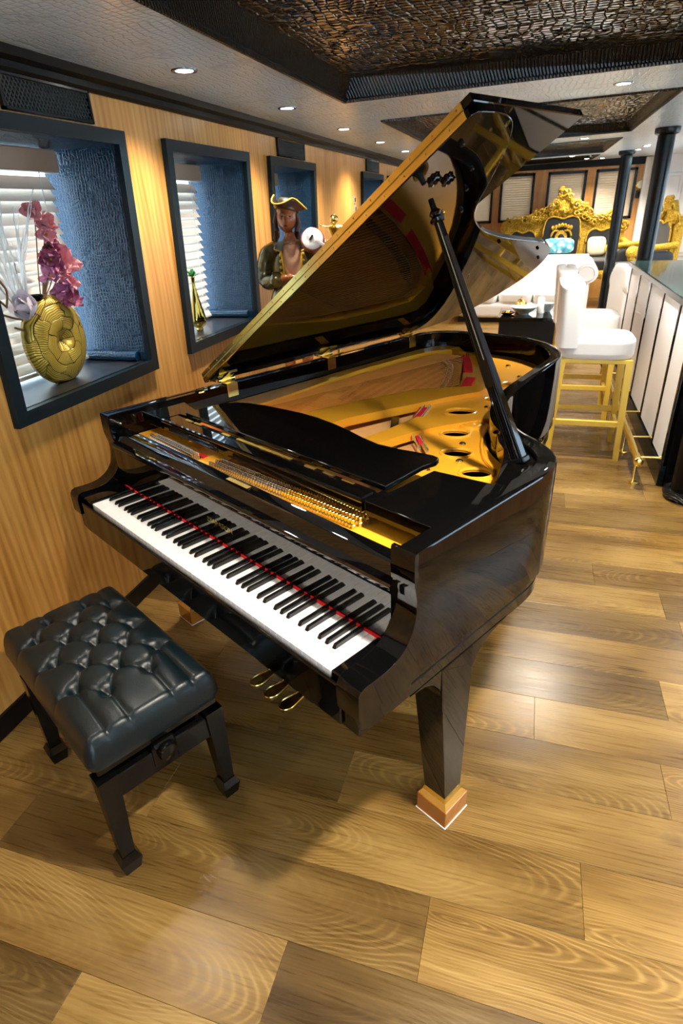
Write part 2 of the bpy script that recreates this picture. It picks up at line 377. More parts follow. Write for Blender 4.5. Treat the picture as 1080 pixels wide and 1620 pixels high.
# ceiling ---------------------------------------------------------------
RX0, RX1 = -1.03, .69
recs = [(1.20, 3.50), (4.34, 6.66), (7.33, 9.45), (10.05, 11.6)]
cm = MB()
def csheet(x0, x1, y0, y1, nx=1, ny=1):
    cm.grid(lambda u, v: (x0 + (x1 - x0) * u, y0 + (y1 - y0) * v, ceil_z(x0 + (x1 - x0) * u, y0 + (y1 - y0) * v)), nx, ny)
ys = [YF_W] + [q for r in recs for q in r] + [YB]
for i in range(0, len(ys), 2): csheet(RX0, RX1, ys[i], ys[i + 1])
csheet(WX - .05, RX0, YF_W, YB, 1, 12); csheet(RX1, 1.2, YF_W, YB, 1, 12); csheet(1.2, XR_W, YF_W, YB, 1, 12)
ceiling = struct(obj('ceiling', cm, croc_white))
for (y0, y1) in recs:
    d = .11; zA = ceil_z(-.2, (y0 + y1) / 2)
    tm = MB()
    # sloped rope-moulded sides
    zc = lambda x, y: ceil_z(x, y)
    ins = .055
    loopA = [(RX0, y0), (RX1, y0), (RX1, y1), (RX0, y1)]; loopB = [(RX0 + ins, y0 + ins), (RX1 - ins, y0 + ins), (RX1 - ins, y1 - ins), (RX0 + ins, y1 - ins)]
    for k in range(4):
        a, b = loopA[k], loopA[(k + 1) % 4]; c, e = loopB[(k + 1) % 4], loopB[k]
        tm.add([(a[0], a[1], zc(*a) - .006), (b[0], b[1], zc(*b) - .006), (c[0], c[1], zA + .07), (e[0], e[1], zA + .07)], [(0, 1, 2, 3)])
        tm.tube([(a[0], a[1], zc(*a)), (b[0], b[1], zc(*b))], .012, 6)
    t = struct(obj('trim_%d' % (recs.index((y0, y1)) + 1), tm, rope_blk))
    pmn = MB(); mid = (y0 + y1) / 2
    for (a, b) in ((y0 + ins - .01, y0 + (y1 - y0) * .48 - .002), (y0 + (y1 - y0) * .48 + .002, y1 - ins + .01)):
        p_ = MB(); p_.box(RX0 + ins - .01, RX1 - ins + .01, a, b, zA + .07, zA + .09); obj('panel', p_, croc_black, ceiling)
# left wall with three+two windows ----------------------------------------
WZ0, WZ1 = 1.0, 1.935
SH = .062    # window frames rake slightly: top sits further aft
wins = [(1.484, 2.340), (2.640, 3.515), (3.818, 4.675), (6.02, 6.86), (7.12, 7.95), (8.6, 9.4)]
FRW = .048
wallm = MB()
def wl(y, z): return y + SH * (z - 1.0)
def wallquad(a, b, z0, z1):
    wallm.add([(WX, wl(a, z0), z0), (WX, wl(b, z0), z0), (WX, wl(b, z1), z1), (WX, wl(a, z1), z1)], [(0, 1, 2, 3)])
ysw = [YF_W - .2]
for a, b in wins: ysw += [a, b]
ysw.append(YB + .2)
for i in range(0, len(ysw), 2): wallquad(ysw[i], ysw[i + 1], 0, 2.16)
for a, b in wins: wallquad(a, b, 0, WZ0); wallquad(a, b, WZ1, 2.16)
wall_left = struct(obj('wall_left', wallm, wallwood))
# panel joints
for y in (2.49, 3.66, 5.25, 5.62):
    j = MB(); j.add([(WX - .002, wl(y, 0) , .1), (WX + .0006, wl(y, 0) + .0015, .1), (WX + .0006, wl(y, 2.05) + .0015, 2.05), (WX - .002, wl(y, 2.05), 2.05)], [(0, 1, 2, 3)])
bb = MB(); bb.cbox(WX - .02, WX + .014, YF_W, YB, 0, .085, .003); struct(obj('baseboard_left', bb, lacq_satin))
cr = MB()
cr.prism([(WX - .01, 2.045), (WX + .012, 2.045), (WX + .022, 2.056), (WX + .022, 2.075), (WX + .04, 2.086), (WX + .06, 2.13), (WX - .01, 2.13)], YF_W, YB, axis='y')
struct(obj('trim_9', cr, crown_blk))
DEPTH = .36
def window(n, a, b, detail=True):
    W = struct(link('window_%d' % n, None)); W.location = (0, 0, 0)
    def P(y, z, x=0): return (WX + x, wl(y, z), z)
    f = MB(); e = FRW; out = .026
    lo = [(a, WZ0), (b, WZ0), (b, WZ1), (a, WZ1)]; li = [(a + e, WZ0 + e), (b - e, WZ0 + e), (b - e, WZ1 - e), (a + e, WZ1 - e)]
    rings = [[P(*p, -.01) for p in lo], [P(*p, out) for p in lo], [P(*p, out) for p in li], [P(*p, -.01) for p in li]]
    for k in range(3):
        for i in range(4):
            j = (i + 1) % 4; f.add([rings[k][i], rings[k][j], rings[k + 1][j], rings[k + 1][i]], [(0, 1, 2, 3)])
    obj('frame', f, teal_blk, W)
    # jambs: two sides, head, sill
    def pane(p0, p1, name, mat):
        m_ = MB(); m_.add([P(*p0, 0), P(*p1, 0), P(*p1, -DEPTH), P(*p0, -DEPTH)], [(0, 1, 2, 3)]); return obj(name, m_, mat, W)
    pane(li[0], li[3], 'jamb', croc_jamb); pane(li[1], li[2], 'jamb', croc_jamb); pane(li[3], li[2], 'head', croc_jamb); pane(li[0], li[1], 'sill', sillm)
    if detail:
        r_ = MB(); yb = b - e - .02
        r_.tube([P(yb, WZ0 + e + .022, -.03), P(yb, WZ0 + e + .022, -DEPTH + .05)], .022, 10); obj('sill_bolster', r_, croc_jamb, W, True)
    g = MB(); xg = -DEPTH + .01
    g.box(WX + xg - .004, WX + xg, wl(a, 1), wl(b, 1.9), WZ0, WZ1); obj('pane', g, pane_glass, W)
    # blind
    bx = -DEPTH + .07; bw0, bw1 = a + e + .03, b - e - .055
    if detail:
        hr = MB(); hr.cbox(WX + bx - .03, WX + bx + .045, wl(bw0, 1.85) - .01, wl(bw1, 1.85) + .01, WZ1 - e - .085, WZ1 - e - .005, .004); obj('headrail', hr, headrail, W)
        n_s = 17; z0 = WZ0 + e + .035; z1 = WZ1 - e - .10
        sm = MB(); Lh = (bw1 - bw0) / 2; ang = math.radians(60)
        prof = [(-.027, -.0025), (0, .0015), (.027, -.0025), (.027, .0000), (0, .0042), (-.027, .0000)]
        rp = [(p * math.cos(ang) - q * math.sin(ang), -(p * math.sin(ang)) + q * math.cos(ang)) for p, q in prof]
        sm.prism(rp, -Lh, Lh, axis='y'); sme = sm.mesh('slat', blind, True, 50)
        for k in range(n_s):
            z = z0 + (z1 - z0) * (k + .5) / n_s
            o = link('slat', sme, W); o.location = (WX + bx, (wl(bw0, z) + wl(bw1, z)) / 2, z)
        br = MB(); br.cbox(WX + bx - .022, WX + bx + .022, wl(bw0, z0), wl(bw1, z0), z0 - .022, z0 - .006, .003); obj('bottom_rail', br, blind, W)
        for fy in (.12, .5, .88):
            y = bw0 + (bw1 - bw0) * fy
            c_ = MB(); c_.tube([P(y, z0, bx + .022), P(y, z1 + .03, bx + .022)], .0022, 6); obj('ladder_cord', c_, paint_white, W)
    else:
        n_s = 12; z0 = WZ0 + e + .01; z1 = WZ1 - e
        for k in range(n_s):
            s_ = MB(); z = z0 + (z1 - z0) * (k + .5) / n_s
            s_.box(-.004, .004, -(bw1 - bw0) / 2, (bw1 - bw0) / 2, -.026, .026); o = obj('slat', s_, blind, W, loc=(WX + bx, (wl(bw0, z) + wl(bw1, z)) / 2, z))
    return W
sillm = pmat('sill_black_oak', (.014, .014, .018), .32)
for n, (a, b) in enumerate(wins): window(n + 1, a, b, n < 3)
# vents
def vent(y0, y1, label):
    t = thing('wall_vent', label, 'vent', (WX, (y0 + y1) / 2, 1.995)); h = .052; wv = (y1 - y0) / 2
    f = MB(); 
    for (a, b, c, d) in ((-wv, wv, h - .011, h), (-wv, wv, -h, -h + .011), (-wv, -wv + .011, -h, h), (wv - .011, wv, -h, h)): f.cbox(-.004, .016, a, b, c, d, .002)
    obj('frame', f, lacq_satin, t)
    b_ = MB(); b_.box(-.004, .002, -wv, wv, -h, h); obj('backing', b_, crown_blk, t)
    g = MB(); n = int(wv * 2 / .0165); 
    for s in (-1, 1):
        for k in range(-6, n + 6):
            yc = -wv + .0165 * k; pts = []
            y_a, y_b = yc - s * .03, yc + s * .03; z_a, z_b = -h + .01, h - .01
            # clip
            def cl(y, z): return y
            lo_, hi_ = -wv + .008, wv - .008
            if max(y_a, y_b) < lo_ or min(y_a, y_b) > hi_: continue
            def at(y): return z_a + (z_b - z_a) * (y - y_a) / (y_b - y_a)
            ya, yb2 = y_a, y_b; za, zb = z_a, z_b
            if ya < lo_: za = at(lo_); ya = lo_
            if ya > hi_: za = at(hi_); ya = hi_
            if yb2 < lo_: zb = at(lo_); yb2 = lo_
            if yb2 > hi_: zb = at(hi_); yb2 = hi_
            g.tube([(.009, ya, za), (.009, yb2, zb)], .0022, 4)
    gr = obj('grille', g, vent_grey, t); gr['kind'] = 'stuff'
    return t
vent(1.80, 2.235, 'black diamond mesh wall vent above the window with the flower vase')
vent(4.045, 4.54, 'black mesh wall vent above the window behind the pirate statue')
vent(6.25, 6.75, 'small dark wall vent nearest the far end of the wood wall')
# switch plates on left wall
def switch(y, z, label):
    t = thing('switch_plate', label, 'switch', (WX, y, z)); p_ = MB(); p_.cbox(-.001, .008, -.02, .02, -.03, .03, .002); obj('plate', p_, pmat('plate_grey', (.35, .33, .30), .4), t)
    q = MB(); q.cbox(.006, .012, -.011, .011, -.016, .016, .002); obj('rocker', q, lacq_satin, t)
switch(5.83, 1.70, 'upper small switch plate on the wood wall past the statue')
switch(5.85, 1.625, 'lower small switch plate on the wood wall past the statue')

# other walls -------------------------------------------------------------
wr = MB(); wr.box(XR_W, XR_W + .1, YF_W, YB, 0, .75); wr.box(XR_W, XR_W + .1, YF_W, YB, 1.95, 2.4)
added_rwin = [(-2.0 + 2.0 * k, -.5 + 2.0 * k) for k in (1, 2, 4, 5)]  # window openings added in the unseen right wall to let in fill daylight
yy0 = YF_W
for a, b in added_rwin: wr.box(XR_W, XR_W + .1, yy0, a, .75, 1.95); yy0 = b
wr.box(XR_W, XR_W + .1, yy0, YB, .75, 1.95)
struct(obj('wall_right', wr, wallwood))
for k, (a, b) in enumerate(added_rwin):
    g = MB(); g.box(XR_W + .05, XR_W + .055, a, b, .75, 1.95); struct(obj('window_%d' % (21 + k), g, pane_glass))  # panes of the added windows, out of view
wf = MB(); wf.box(WX - .2, .4, YF_W - .1, YF_W, 0, 2.4); wf.box(2.9, XR_W, YF_W - .1, YF_W, 0, 2.4); wf.box(.4, 2.9, YF_W - .1, YF_W, 2.08, 2.4); struct(obj('wall_front', wf, wallwood))  # unseen wall, left open on the right for fill daylight
for k in range(2):  # glazed doors added behind the camera as a source of fill daylight
    a = .4 + 1.25 * k; W = struct(link('added_door_%d' % (k + 1), None)); f = MB()
    for q in ((a, a + .05, 0, 2.08), (a + 1.2, a + 1.25, 0, 2.08), (a, a + 1.25, 0, .08), (a, a + 1.25, 2.02, 2.08)): f.box(q[0], q[1], YF_W - .08, YF_W - .03, q[2], q[3])
    obj('frame', f, paint_white, W); g = MB(); g.box(a + .05, a + 1.2, YF_W - .06, YF_W - .055, .08, 2.02); obj('pane', g, pane_glass, W)
wb = MB()
bw = [(-1.55, -.86), (-.74, -.16), (.055, .69), (.83, 1.475)]
BZ0, BZ1 = 1.30, 2.06
xs = [WX - .2] + [q for r in bw for q in r] + [1.66]
for i in range(0, len(xs), 2): wb.box(xs[i], xs[i + 1], YB, YB + .08, 0, 2.4)
for a, b in bw: wb.box(a, b, YB, YB + .08, 0, BZ0); wb.box(a, b, YB, YB + .08, BZ1, 2.4)
wall_back = struct(obj('wall_back', wb, wallwood))
for n, (a, b) in enumerate(bw):
    W = struct(link('window_%d' % (n + 11), None))
    f = MB(); e = .04
    for q in ((a, b, BZ0, BZ0 + e), (a, b, BZ1 - e, BZ1), (a, a + e, BZ0, BZ1), (b - e, b, BZ0, BZ1)): f.cbox(q[0], q[1], YB - .02, YB + .08, q[2], q[3], .003)
    obj('frame', f, lacq_satin, W)
    g = MB(); g.box(a, b, YB + .075, YB + .08, BZ0, BZ1); obj('pane', g, pane_glass, W)
    sm = MB(); sm.prism([(-.006, -.022), (.006, .020), (.006, .023), (-.006, -.019)], -(b - a) / 2 + e, (b - a) / 2 - e, axis='x'); sme = sm.mesh('slat', blind_far)
    N = 19
    for k in range(N):
        o = link('slat', sme, W); o.location = ((a + b) / 2, YB + .035, BZ0 + e + (BZ1 - BZ0 - 2 * e) * (k + .5) / N)
# back crown
cb = MB(); cb.box(WX, XR_W, YB - .05, YB, 2.10, 2.30); struct(obj('trim_10', cb, crown_blk))
# white panelled joinery at the far right
wj = MB(); wj.box(1.66, XR_W, YB - .25, YB + .05, 0, 2.3); wj_o = struct(obj('wall_far_white', wj, paint_white))
for (x0, x1) in ((1.74, 2.14), (2.22, 2.62), (2.7, 3.1)):
    for (z0, z1) in ((.15, .62), (.70, 1.25), (1.33, 1.95)):
        pm_ = MB(); pm_.cbox(x0, x1, YB - .275, YB - .24, z0, z1, .012); 
        pp = obj('panel', pm_, paint_white, wj_o); q = MB(); q.cbox(x0 + .05, x1 - .05, YB - .285, YB - .27, z0 + .05, z1 - .05, .008); obj('raised_field', q, paint_white, pp)
jm = MB(); jm.cbox(1.56, 1.67, YB - .12, YB + .02, 0, 2.2, .008); struct(obj('trim_11', jm, paint_white))

# downlights --------------------------------------------------------------
ring_me = None
def downlight(x, y, label, group=None, power=1.0):
    z = ceil_z(x, y)
    t = thing('ceiling_downlight', label, 'downlight', (x, y, z), 0, group)
    if 'ring' not in MATS:
        m1 = MB(); m1.lathe([(.034, .002), (.034, -.004), (.048, -.005), (.050, -.001), (.050, .002)], 20, cap=False); MATS['ring'] = m1.mesh('ring', pmat('lamp_ring', (.25, .27, .30), .25, .6), True)
        m2 = MB(); m2.lathe([(.001, -.003), (.034, -.003), (.034, .001), (.001, .001)], 16); MATS['lens'] = m2.mesh('lens', lens_glow)
    link('ring', MATS['ring'], t); link('lens', MATS['lens'], t)
    l = bpy.data.lights.new('lamp', 'SPOT'); l.energy = SPOT_W * power; l.color = SPOT_COL; l.spot_size = math.radians(128); l.spot_blend = .85; l.shadow_soft_size = .05
    lo = link('lamp', l, t); lo.location = (0, 0, -.02)
    return t
ordn = ['first', 'second', 'third', 'fourth', 'fifth', 'sixth', 'seventh', 'eighth']
gname = 'downlights in the row along the wood wall'
for k in range(8): downlight(-1.345, 2.44 + 1.052 * k, '%s round downlight in the ceiling row along the wood wall, counted from the near end' % ordn[k], gname, .8)
for k in range(1, 5): downlight(-1.345, 2.44 - 1.052 * k, '%s round downlight of the wood wall row before the nearest window, counted towards the doors' % ordn[k - 1], 'downlights near the doors', .2)
for (x, y, n) in ((.34, 3.96, 'round downlight between the first and second black ceiling recess'), (.33, 7.05, 'round downlight between the second and third black ceiling recess'), (.33, 9.95, 'round downlight before the last black ceiling recess'),
                  (.34, .88, 'round downlight before the first black ceiling recess')): downlight(x, y, n, None, 2.2)
for k, (x, y) in enumerate(((1.13, 8.9), (1.12, 9.6), (1.10, 10.6), (.60, 11.3), (.85, 11.6), (1.7, 11.2))): downlight(x, y, '%s of the small downlights clustered by the far pillar' % ordn[k], 'downlights by the far pillar')
for k in range(8): downlight(1.75, -.4 + 1.25 * k, '%s added fill downlight above the back of the bar, counted from the near end' % ordn[k], 'added fill downlights over the bar', 1.25)  # row of lamps added out of view to light the room
for k, (x, y) in enumerate(((2.9, 1.0), (2.9, 4.0), (2.9, 7.5), (2.9, 10.0))): downlight(x, y, '%s added fill downlight along the right-hand wall, counted from the near end' % ordn[k], 'added fill downlights along the right wall')  # more lamps added out of view, brightening the right side
downlight(.3, -1.3, 'added fill downlight in front of the added glazed doors')  # lamp added behind the camera as fill

# ================================================================== PIANO
PO = (-1.412, 1.491, 0); PR = -0.5011
piano = thing('grand_piano', 'glossy black grand piano with raised lid and golden iron plate', 'piano', PO, PR)
XL, XR = -.148, 1.329
OUT = [(XR, .165), (XR, .28), (XR, .40), (XR, .55), (XR, .66), (1.322, .73), (1.300, .79), (1.262, .838), (1.20, .884), (1.12, .924), (1.04, .985), (.97, 1.075), (.915, 1.18), (.872, 1.31), (.83, 1.50),
       (.79, 1.70), (.755, 1.86), (.712, 1.96), (.64, 2.055), (.54, 2.135), (.40, 2.19), (.25, 2.20), (.10, 2.185), (-.02, 2.15), (-.10, 2.085), (-.14, 2.0), (XL, 1.88), (XL, 1.4), (XL, .8), (XL, .4), (XL, .165)]
OUTC = [(v[0], v[1]) for v in catmull([(a, b, 0) for a, b in OUT], 3)]
def inset(P, d):
    out = []
    for i in range(len(P)):
        a = Vector(P[max(i - 1, 0)]); b = Vector(P[min(i + 1, len(P) - 1)]); t = (b - a).normalized(); n = Vector((-t.y, t.x))
        out.append((P[i][0] + n.x * d, P[i][1] + n.y * d))
    return out
def rim_sweep(profile):
    mb = MB(); loops = [inset(OUTC, d) for d, z in profile]; n = len(OUTC); m_ = len(profile)
    vs = [(loops[k][i][0], loops[k][i][1], profile[k][1]) for i in range(n) for k in range(m_)]
    fs = [(i * m_ + k, i * m_ + (k + 1) % m_, (i + 1) * m_ + (k + 1) % m_, (i + 1) * m_ + k) for i in range(n - 1) for k in range(m_)]
    fs += [tuple(range(m_))[::-1], tuple((n - 1) * m_ + k for k in range(m_))]
    return mb.add(vs, fs)
obj('rim', rim_sweep([(.003, .671), (0, .676), (0, .993), (.0025, .9975), (.006, .9985), (.022, .9985), (.024, .9965), (.05, .9965), (.055, .992), (.055, .62), (.02, .671)]), lacq, piano, True, 30)
obj('rim_base', rim_sweep([(.014, .60), (.014, .634), (.0165, .636), (.0165, .640), (.014, .642), (.014, .662), (.022, .664), (.022, .670), (.05, .670), (.05, .60)]), lacq, piano, True, 30)
INN = inset(OUTC, .054)
# soundboard
sbp = [(1.15, .34), (1.06, .52), (1.0, .68), (.87, .82), (.75, .92), (.65, 1.05), (.57, 1.21), (.53, 1.45), (.43, 1.65), (.19, 2.02), (.05, 2.08), (-.05, 2.05), (-.09, 1.9), (-.093, .34)]
sb = MB(); sb.prism(sbp, .835, .845); obj('soundboard', sb, soundb, piano)
ub = MB(); ub.prism([(1.274, .02)] + [p for p in INN if p[1] > .16] + [(-.093, .02)], .612, .64); obj('bottom_board', ub, lacq_satin, piano)
# iron plate (one casting)
pl = MB()
hp = [(1.274, .34)] + [p for p in INN if p[1] > .36 and not (p[0] < -.0 and p[1] < 2.08)]
# hitch panel along the bent side
edge = [(.05, 2.06), (.165, 2.0), (.41, 1.62), (.505, 1.43), (.545, 1.19), (.625, 1.03), (.725, .90), (.85, .80), (.98, .66), (1.02, .50), (1.03, .34)]
outer = [(1.262, .34)] + [(x, y) for x, y in inset(OUTC, .062) if y > .36 and x > .03]
hitch = outer + edge
# cut-out near the lid prop
holes = [circ(.688, 1.217, .055, 24, .040, .65), circ(.818, 1.003, .047, 24, .036, .65), circ(.930, .857, .047, 24, .036, .65), circ(1.07, .76, .046, 24, .034, .65), circ(.70, 1.43, .034, 20, .028, .8), circ(.632, 1.675, .036, 20, .03, .9)]
pl.prism(hitch, .892, .900, holes)
# spine flange
pl.prism([(-.088, .34), (.03, .34), (.03, .80), (-.035, 1.40), (-.03, 1.70), (-.01, 1.93), (.06, 2.02), (.165, 2.0), (.05, 2.10), (-.03, 2.085), (-.075, 2.02), (-.088, 1.9)], .872, .925)
# struts
pl.prism([(.235, .34), (.262, .856), (.305, 1.036), (.389, 1.326), (.50, 1.45), (.60, 1.56), (.62, 1.45), (.56, 1.30), (.53, 1.19), (.477, 1.02), (.43, .85), (.395, .34)], .885, .918)
pl.prism([(.605, .34), (.628, .834), (.622, 1.03), (.70, 1.12), (.82, 1.26), (.85, 1.20), (.76, 1.02), (.722, .905), (.708, .833), (.68, .34)], .885, .916)
pl.prism([(.90, .34), (.93, .62), (.985, .68), (1.03, .60), (.98, .34)], .885, .914)
pl.prism([(.33, .60), (.17, .86), (-.085, 1.47), (-.02, 1.45), (.02, 1.385), (.255, .88), (.38, .66)], .880, .905)
# pin block strip in front
pl.prism([(-.085, .215), (1.27, .215), (1.27, .345), (-.085, .345)], .880, .906)
plate_o = obj('iron_plate', pl, gold_plate, piano, True, 30)
def ring(cx, cy, rx, ry, rot, z, r):
    mb = MB(); mb.tube([(x, y, z) for x, y in circ(cx, cy, rx, 28, ry, rot)], r, 8, closed=True); return mb
for (cx, cy, rx, ry, rot) in ((.688, 1.217, .059, .044, .65), (.818, 1.003, .051, .040, .65), (.930, .857, .051, .040, .65), (1.07, .76, .050, .038, .65), (.70, 1.43, .038, .032, .8), (.632, 1.675, .040, .034, .9)):
    obj('hole_rim', ring(cx, cy, rx, ry, rot, .900, .0065), gold_plate, plate_o, True)
md = MB(); md.lathe([(.001, .014), (.012, .013), (.02, .009), (.026, .012), (.034, .012), (.040, .008), (.043, 0)], 28, (.813, 1.105, .900)); obj('medallion', md, gold_plate, plate_o, True)
for k, (cx, cy) in enumerate(((.74, 1.32), (.90, .93), (.98, .80), (.60, 1.80), (.45, 1.95), (1.1, .62), (1.16, .74))):
    bl = MB(); bl.lathe([(.012, 0), (.012, .006), (.008, .010), (.001, .011)], 10, (cx, cy, .900)); obj('plate_bolt', bl, brass, plate_o, True)
cf = MB(); cf.tube(catmull([(.86, 1.20, .903), (.915, 1.03, .905), (1.02, .875, .905), (1.10, .81, .903)], 6), .006, 6); obj('cast_bead', cf, gold_plate, plate_o, True)
# strings
def strings(name, A0, A1, B0, B1, n, r, mat, z0=.905, z1=.893, curve=0):
    mb = MB()
    for k in range(n):
        t = k / (n - 1); a = Vector(A0).lerp(Vector(A1), t); b = Vector(B0).lerp(Vector(B1), t)
        mb.tube([(a.x, a.y, z0), (b.x, b.y, z1)], r, 4, cap=False)
    o = obj(name, mb, mat, piano); o['kind'] = 'stuff'; return o
strings('bass_strings', (.03, .36), (.24, .36), (.17, 1.97), (.46, 1.53), 24, .0014, copper, .915, .907)
strings('bass_strings', (-.02, .42), (.03, .36), (.02, 1.96), (.16, 1.98), 12, .0019, copper, .917, .910)
strings('tenor_strings', (.10, .36), (.40, .36), (.12, 1.90), (.50, 1.44), 36, .0008, copper, .898, .884)
strings('middle_strings', (.40, .36), (.61, .36), (.545, 1.20), (.64, 1.03), 34, .0008, steelstr, .898, .880)
strings('treble_strings', (.68, .36), (.92, .36), (.735, .90), (.95, .70), 46, .0009, steelstr, .898, .880)
strings('high_strings', (.98, .36), (1.14, .36), (1.03, .58), (1.15, .44), 30, .0009, steelstr, .898, .885)
# bridges, hitch felts and agraffes
def strip(name, pts, wdt, z0, z1, mat, kind=None, par=piano):
    mb = MB(); P = catmull([(x, y, 0) for x, y in pts], 5)
    L = []; R = []
    for i, p in enumerate(P):
        t = (P[min(i + 1, len(P) - 1)] - P[max(i - 1, 0)]).normalized(); n = Vector((-t.y, t.x, 0)) * wdt / 2
        L.append(((p + n).x, (p + n).y)); R.append(((p - n).x, (p - n).y))
    mb.prism(L + R[::-1], z0, z1); o = obj(name, mb, mat, par)
    if kind: o['kind'] = kind
    return o
strip('bridge', [(.10, 1.90), (.21, 1.80), (.33, 1.62), (.42, 1.45), (.46, 1.36)], .035, .845, .893, lacq_satin)
strip('bridge', [(.50, 1.05), (.58, .95), (.70, .80), (.86, .66)], .03, .845, .886, lacq_satin)
for pts in ([(.12, 2.04), (.25, 1.89), (.36, 1.74)], [(.43, 1.66), (.50, 1.52), (.53, 1.44)]): strip('hitch_felt', pts, .045, .899, .9065, felt_red)
strip('hitch_felt', [(.548, 1.17), (.60, 1.06)], .035, .899, .905, felt_red)
strip('hitch_felt', [(.735, .90), (.79, .85)], .02, .899, .905, felt_red)
bp = MB()
for pts, n in (([(.10, 1.90), (.21, 1.80), (.33, 1.62), (.42, 1.45), (.46, 1.36)], 44), ([(.545, 1.19), (.61, 1.05)], 14), ([(.735, .885), (.84, .80)], 18)):
    C_ = catmull([(x, y, 0) for x, y in pts], 40); 
    for k in range(n):
        c = C_[int(k * (len(C_) - 1) / (n - 1))]
        for dx in (-.010, .012): bp.lathe([(.0028, 0), (.0028, .010), (.0015, .012)], 5, (c.x + dx, c.y + dx * .5, .893 if n == 44 else .900))
o = obj('bridge_pins', bp, chrome, piano, True); o['kind'] = 'stuff'
# tuning pins
tp = MB(); tp2 = MB(); PZ = .906
def pin(mb, x, y):
    mb.lathe([(.0042, 0), (.0042, .014), (.0052, .015), (.0052, .026), (.0042, .027)], 6, (x, y, PZ)); mb.tube(circ_coil(x, y, PZ + .008), .0018, 4, cap=False)
def circ_coil(x, y, z): return [(x + .0052 * math.cos(a), y + .0052 * math.sin(a), z + a * .0006) for a in [i * .9 for i in range(14)]]
for i in range(22):
    x = .035 + i * .0138
    for r in range(2): pin(tp, x + r * .006, .250 + r * .020 - i * .0004)
for i in range(54):
    x = .43 + i * .0115
    for r in range(3): pin(tp if i < 30 else tp2, x + r * .004, .242 + r * .021 + i * .00045)
o = obj('tuning_pins', tp, chrome, piano, True); o['kind'] = 'stuff'
o = obj('tuning_pins', tp2, brass, piano, True); o['kind'] = 'stuff'
for (a, b, y0, y1) in ((.03, .35, .276, .292), (.42, .86, .300, .318)): 
    m_ = MB(); m_.box(a, b, y0, y1, .906, .913); obj('string_felt', m_, felt_red, piano)
m_ = MB(); m_.prism([(.36, .215), (.42, .215), (.40, .345), (.345, .345)], .906, .918); obj('plate_rib', m_, gold_plate, plate_o)
for (tx, x, y, s) in (('No.', .70, .221, .011),):
    pass
# front rail, fallboard, cheek blocks ---------------------------------------
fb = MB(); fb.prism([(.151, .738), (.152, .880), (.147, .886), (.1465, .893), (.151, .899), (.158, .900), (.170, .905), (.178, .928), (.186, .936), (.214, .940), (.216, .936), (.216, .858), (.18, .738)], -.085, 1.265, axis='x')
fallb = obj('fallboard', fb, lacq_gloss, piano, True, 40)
# lettering on the fallboard
fc = bpy.data.curves.new('lettering', 'FONT'); fc.body = 'DIAPASON'; fc.size = .026; fc.align_x = 'CENTER'; fc.align_y = 'CENTER'; fc.extrude = .0003; fc.space_character = 1.08
fo = bpy.data.objects.new('lettering_tmp', fc); COL.objects.link(fo)
dg = bpy.context.evaluated_depsgraph_get(); tme = bpy.data.meshes.new_from_object(fo.evaluated_get(dg)); bpy.data.objects.remove(fo)
tme.materials.clear(); tme.materials.append(brass); to = link('lettering', tme, fallb); to.location = (.588, .1508, .800); to.rotation_euler = (pi / 2, 0, 0); to.scale = (1.0, 1.0, 1)
fr = MB(); fr.box(-.05, 1.235, .1465, .1515, .733, .741); obj('name_felt', fr, felt_red, piano)
lp = MB(); lp.cbox(.595, .70, .190, .206, .9395, .9408, .0004); obj('lock_plate', lp, brass, fallb)
# key slip and key bed
ks = MB(); ks.cbox(-.085, 1.265, -.014, -.004, .610, .722, .003); obj('key_slip', ks, lacq, piano)
kb = MB(); kb.cbox(-.134, 1.315, -.006, .17, .602, .670, .003); obj('key_bed', kb, lacq, piano)
ksb = MB(); ksb.box(-.085, 1.265, .0, .15, .668, .708); obj('key_frame', ksb, lacq_satin, piano)
prof = [(-.020, .671), (-.020, .728), (-.018, .738), (-.012, .748), (.002, .753), (.03, .7515), (.064, .752), (.09, .757), (.106, .763), (.122, .772), (.135, .783), (.146, .797), (.153, .810), (.160, .835), (.163, .862), (.163, .885), (.158, .905), (.154, .925), (.153, .945), (.154, .993), (.157, .9985), (.1655, .9985), (.1655, .671)]
for (a, b) in ((XL, -.083), (1.263, XR)):
    m_ = MB(); m_.prism(prof, a, b, axis='x'); obj('arm', m_, lacq, piano, True, 28)
for (a, b) in ((-.084, -.004), (1.229, 1.264)):
    m_ = MB(); m_.cbox(a, b, -.003, .15, .668, .741, .003); obj('cheek_block', m_, lacq, piano)
# keys
WK = 1.225 / 52; kz = .7348
wm = MB(); wm.cbox(.0005, WK - .0005, 0, .149, kz - .022, kz, .0012); wme = wm.mesh('white_key', whitekey)
bmk = MB(); bmk.add([(-.0056, .052, kz), (.0056, .052, kz), (.0056, .149, kz), (-.0056, .149, kz), (-.0046, .058, kz + .011), (.0046, .058, kz + .011), (.0046, .149, kz + .012), (-.0046, .149, kz + .012)],
        [(3, 2, 1, 0), (4, 5, 6, 7), (0, 1, 5, 4), (1, 2, 6, 5), (2, 3, 7, 6), (3, 0, 4, 7)]); bme = bmk.mesh('black_key', blackkey)
bb_ = bmesh.new(); bb_.from_mesh(bme); bmesh.ops.bevel(bb_, geom=[e for e in bb_.edges if max(v.co.z for v in e.verts) > kz + .005], offset=.0012, segments=2, affect='EDGES'); bb_.to_mesh(bme); bb_.free()
shift = {'A': .12, 'C': -.13, 'D': .13, 'F': -.16, 'G': 0}
names = 'ABCDEFG'
for k in range(52):
    o = link('white_key', wme, piano); o.location = (k * WK, 0, random.uniform(-.0002, .0002))
    nme = names[k % 7]
    if nme in 'ACDFG' and k < 51:
        o = link('black_key', bme, piano); o.location = ((k + 1) * WK + shift[nme] * .012, 0, 0)
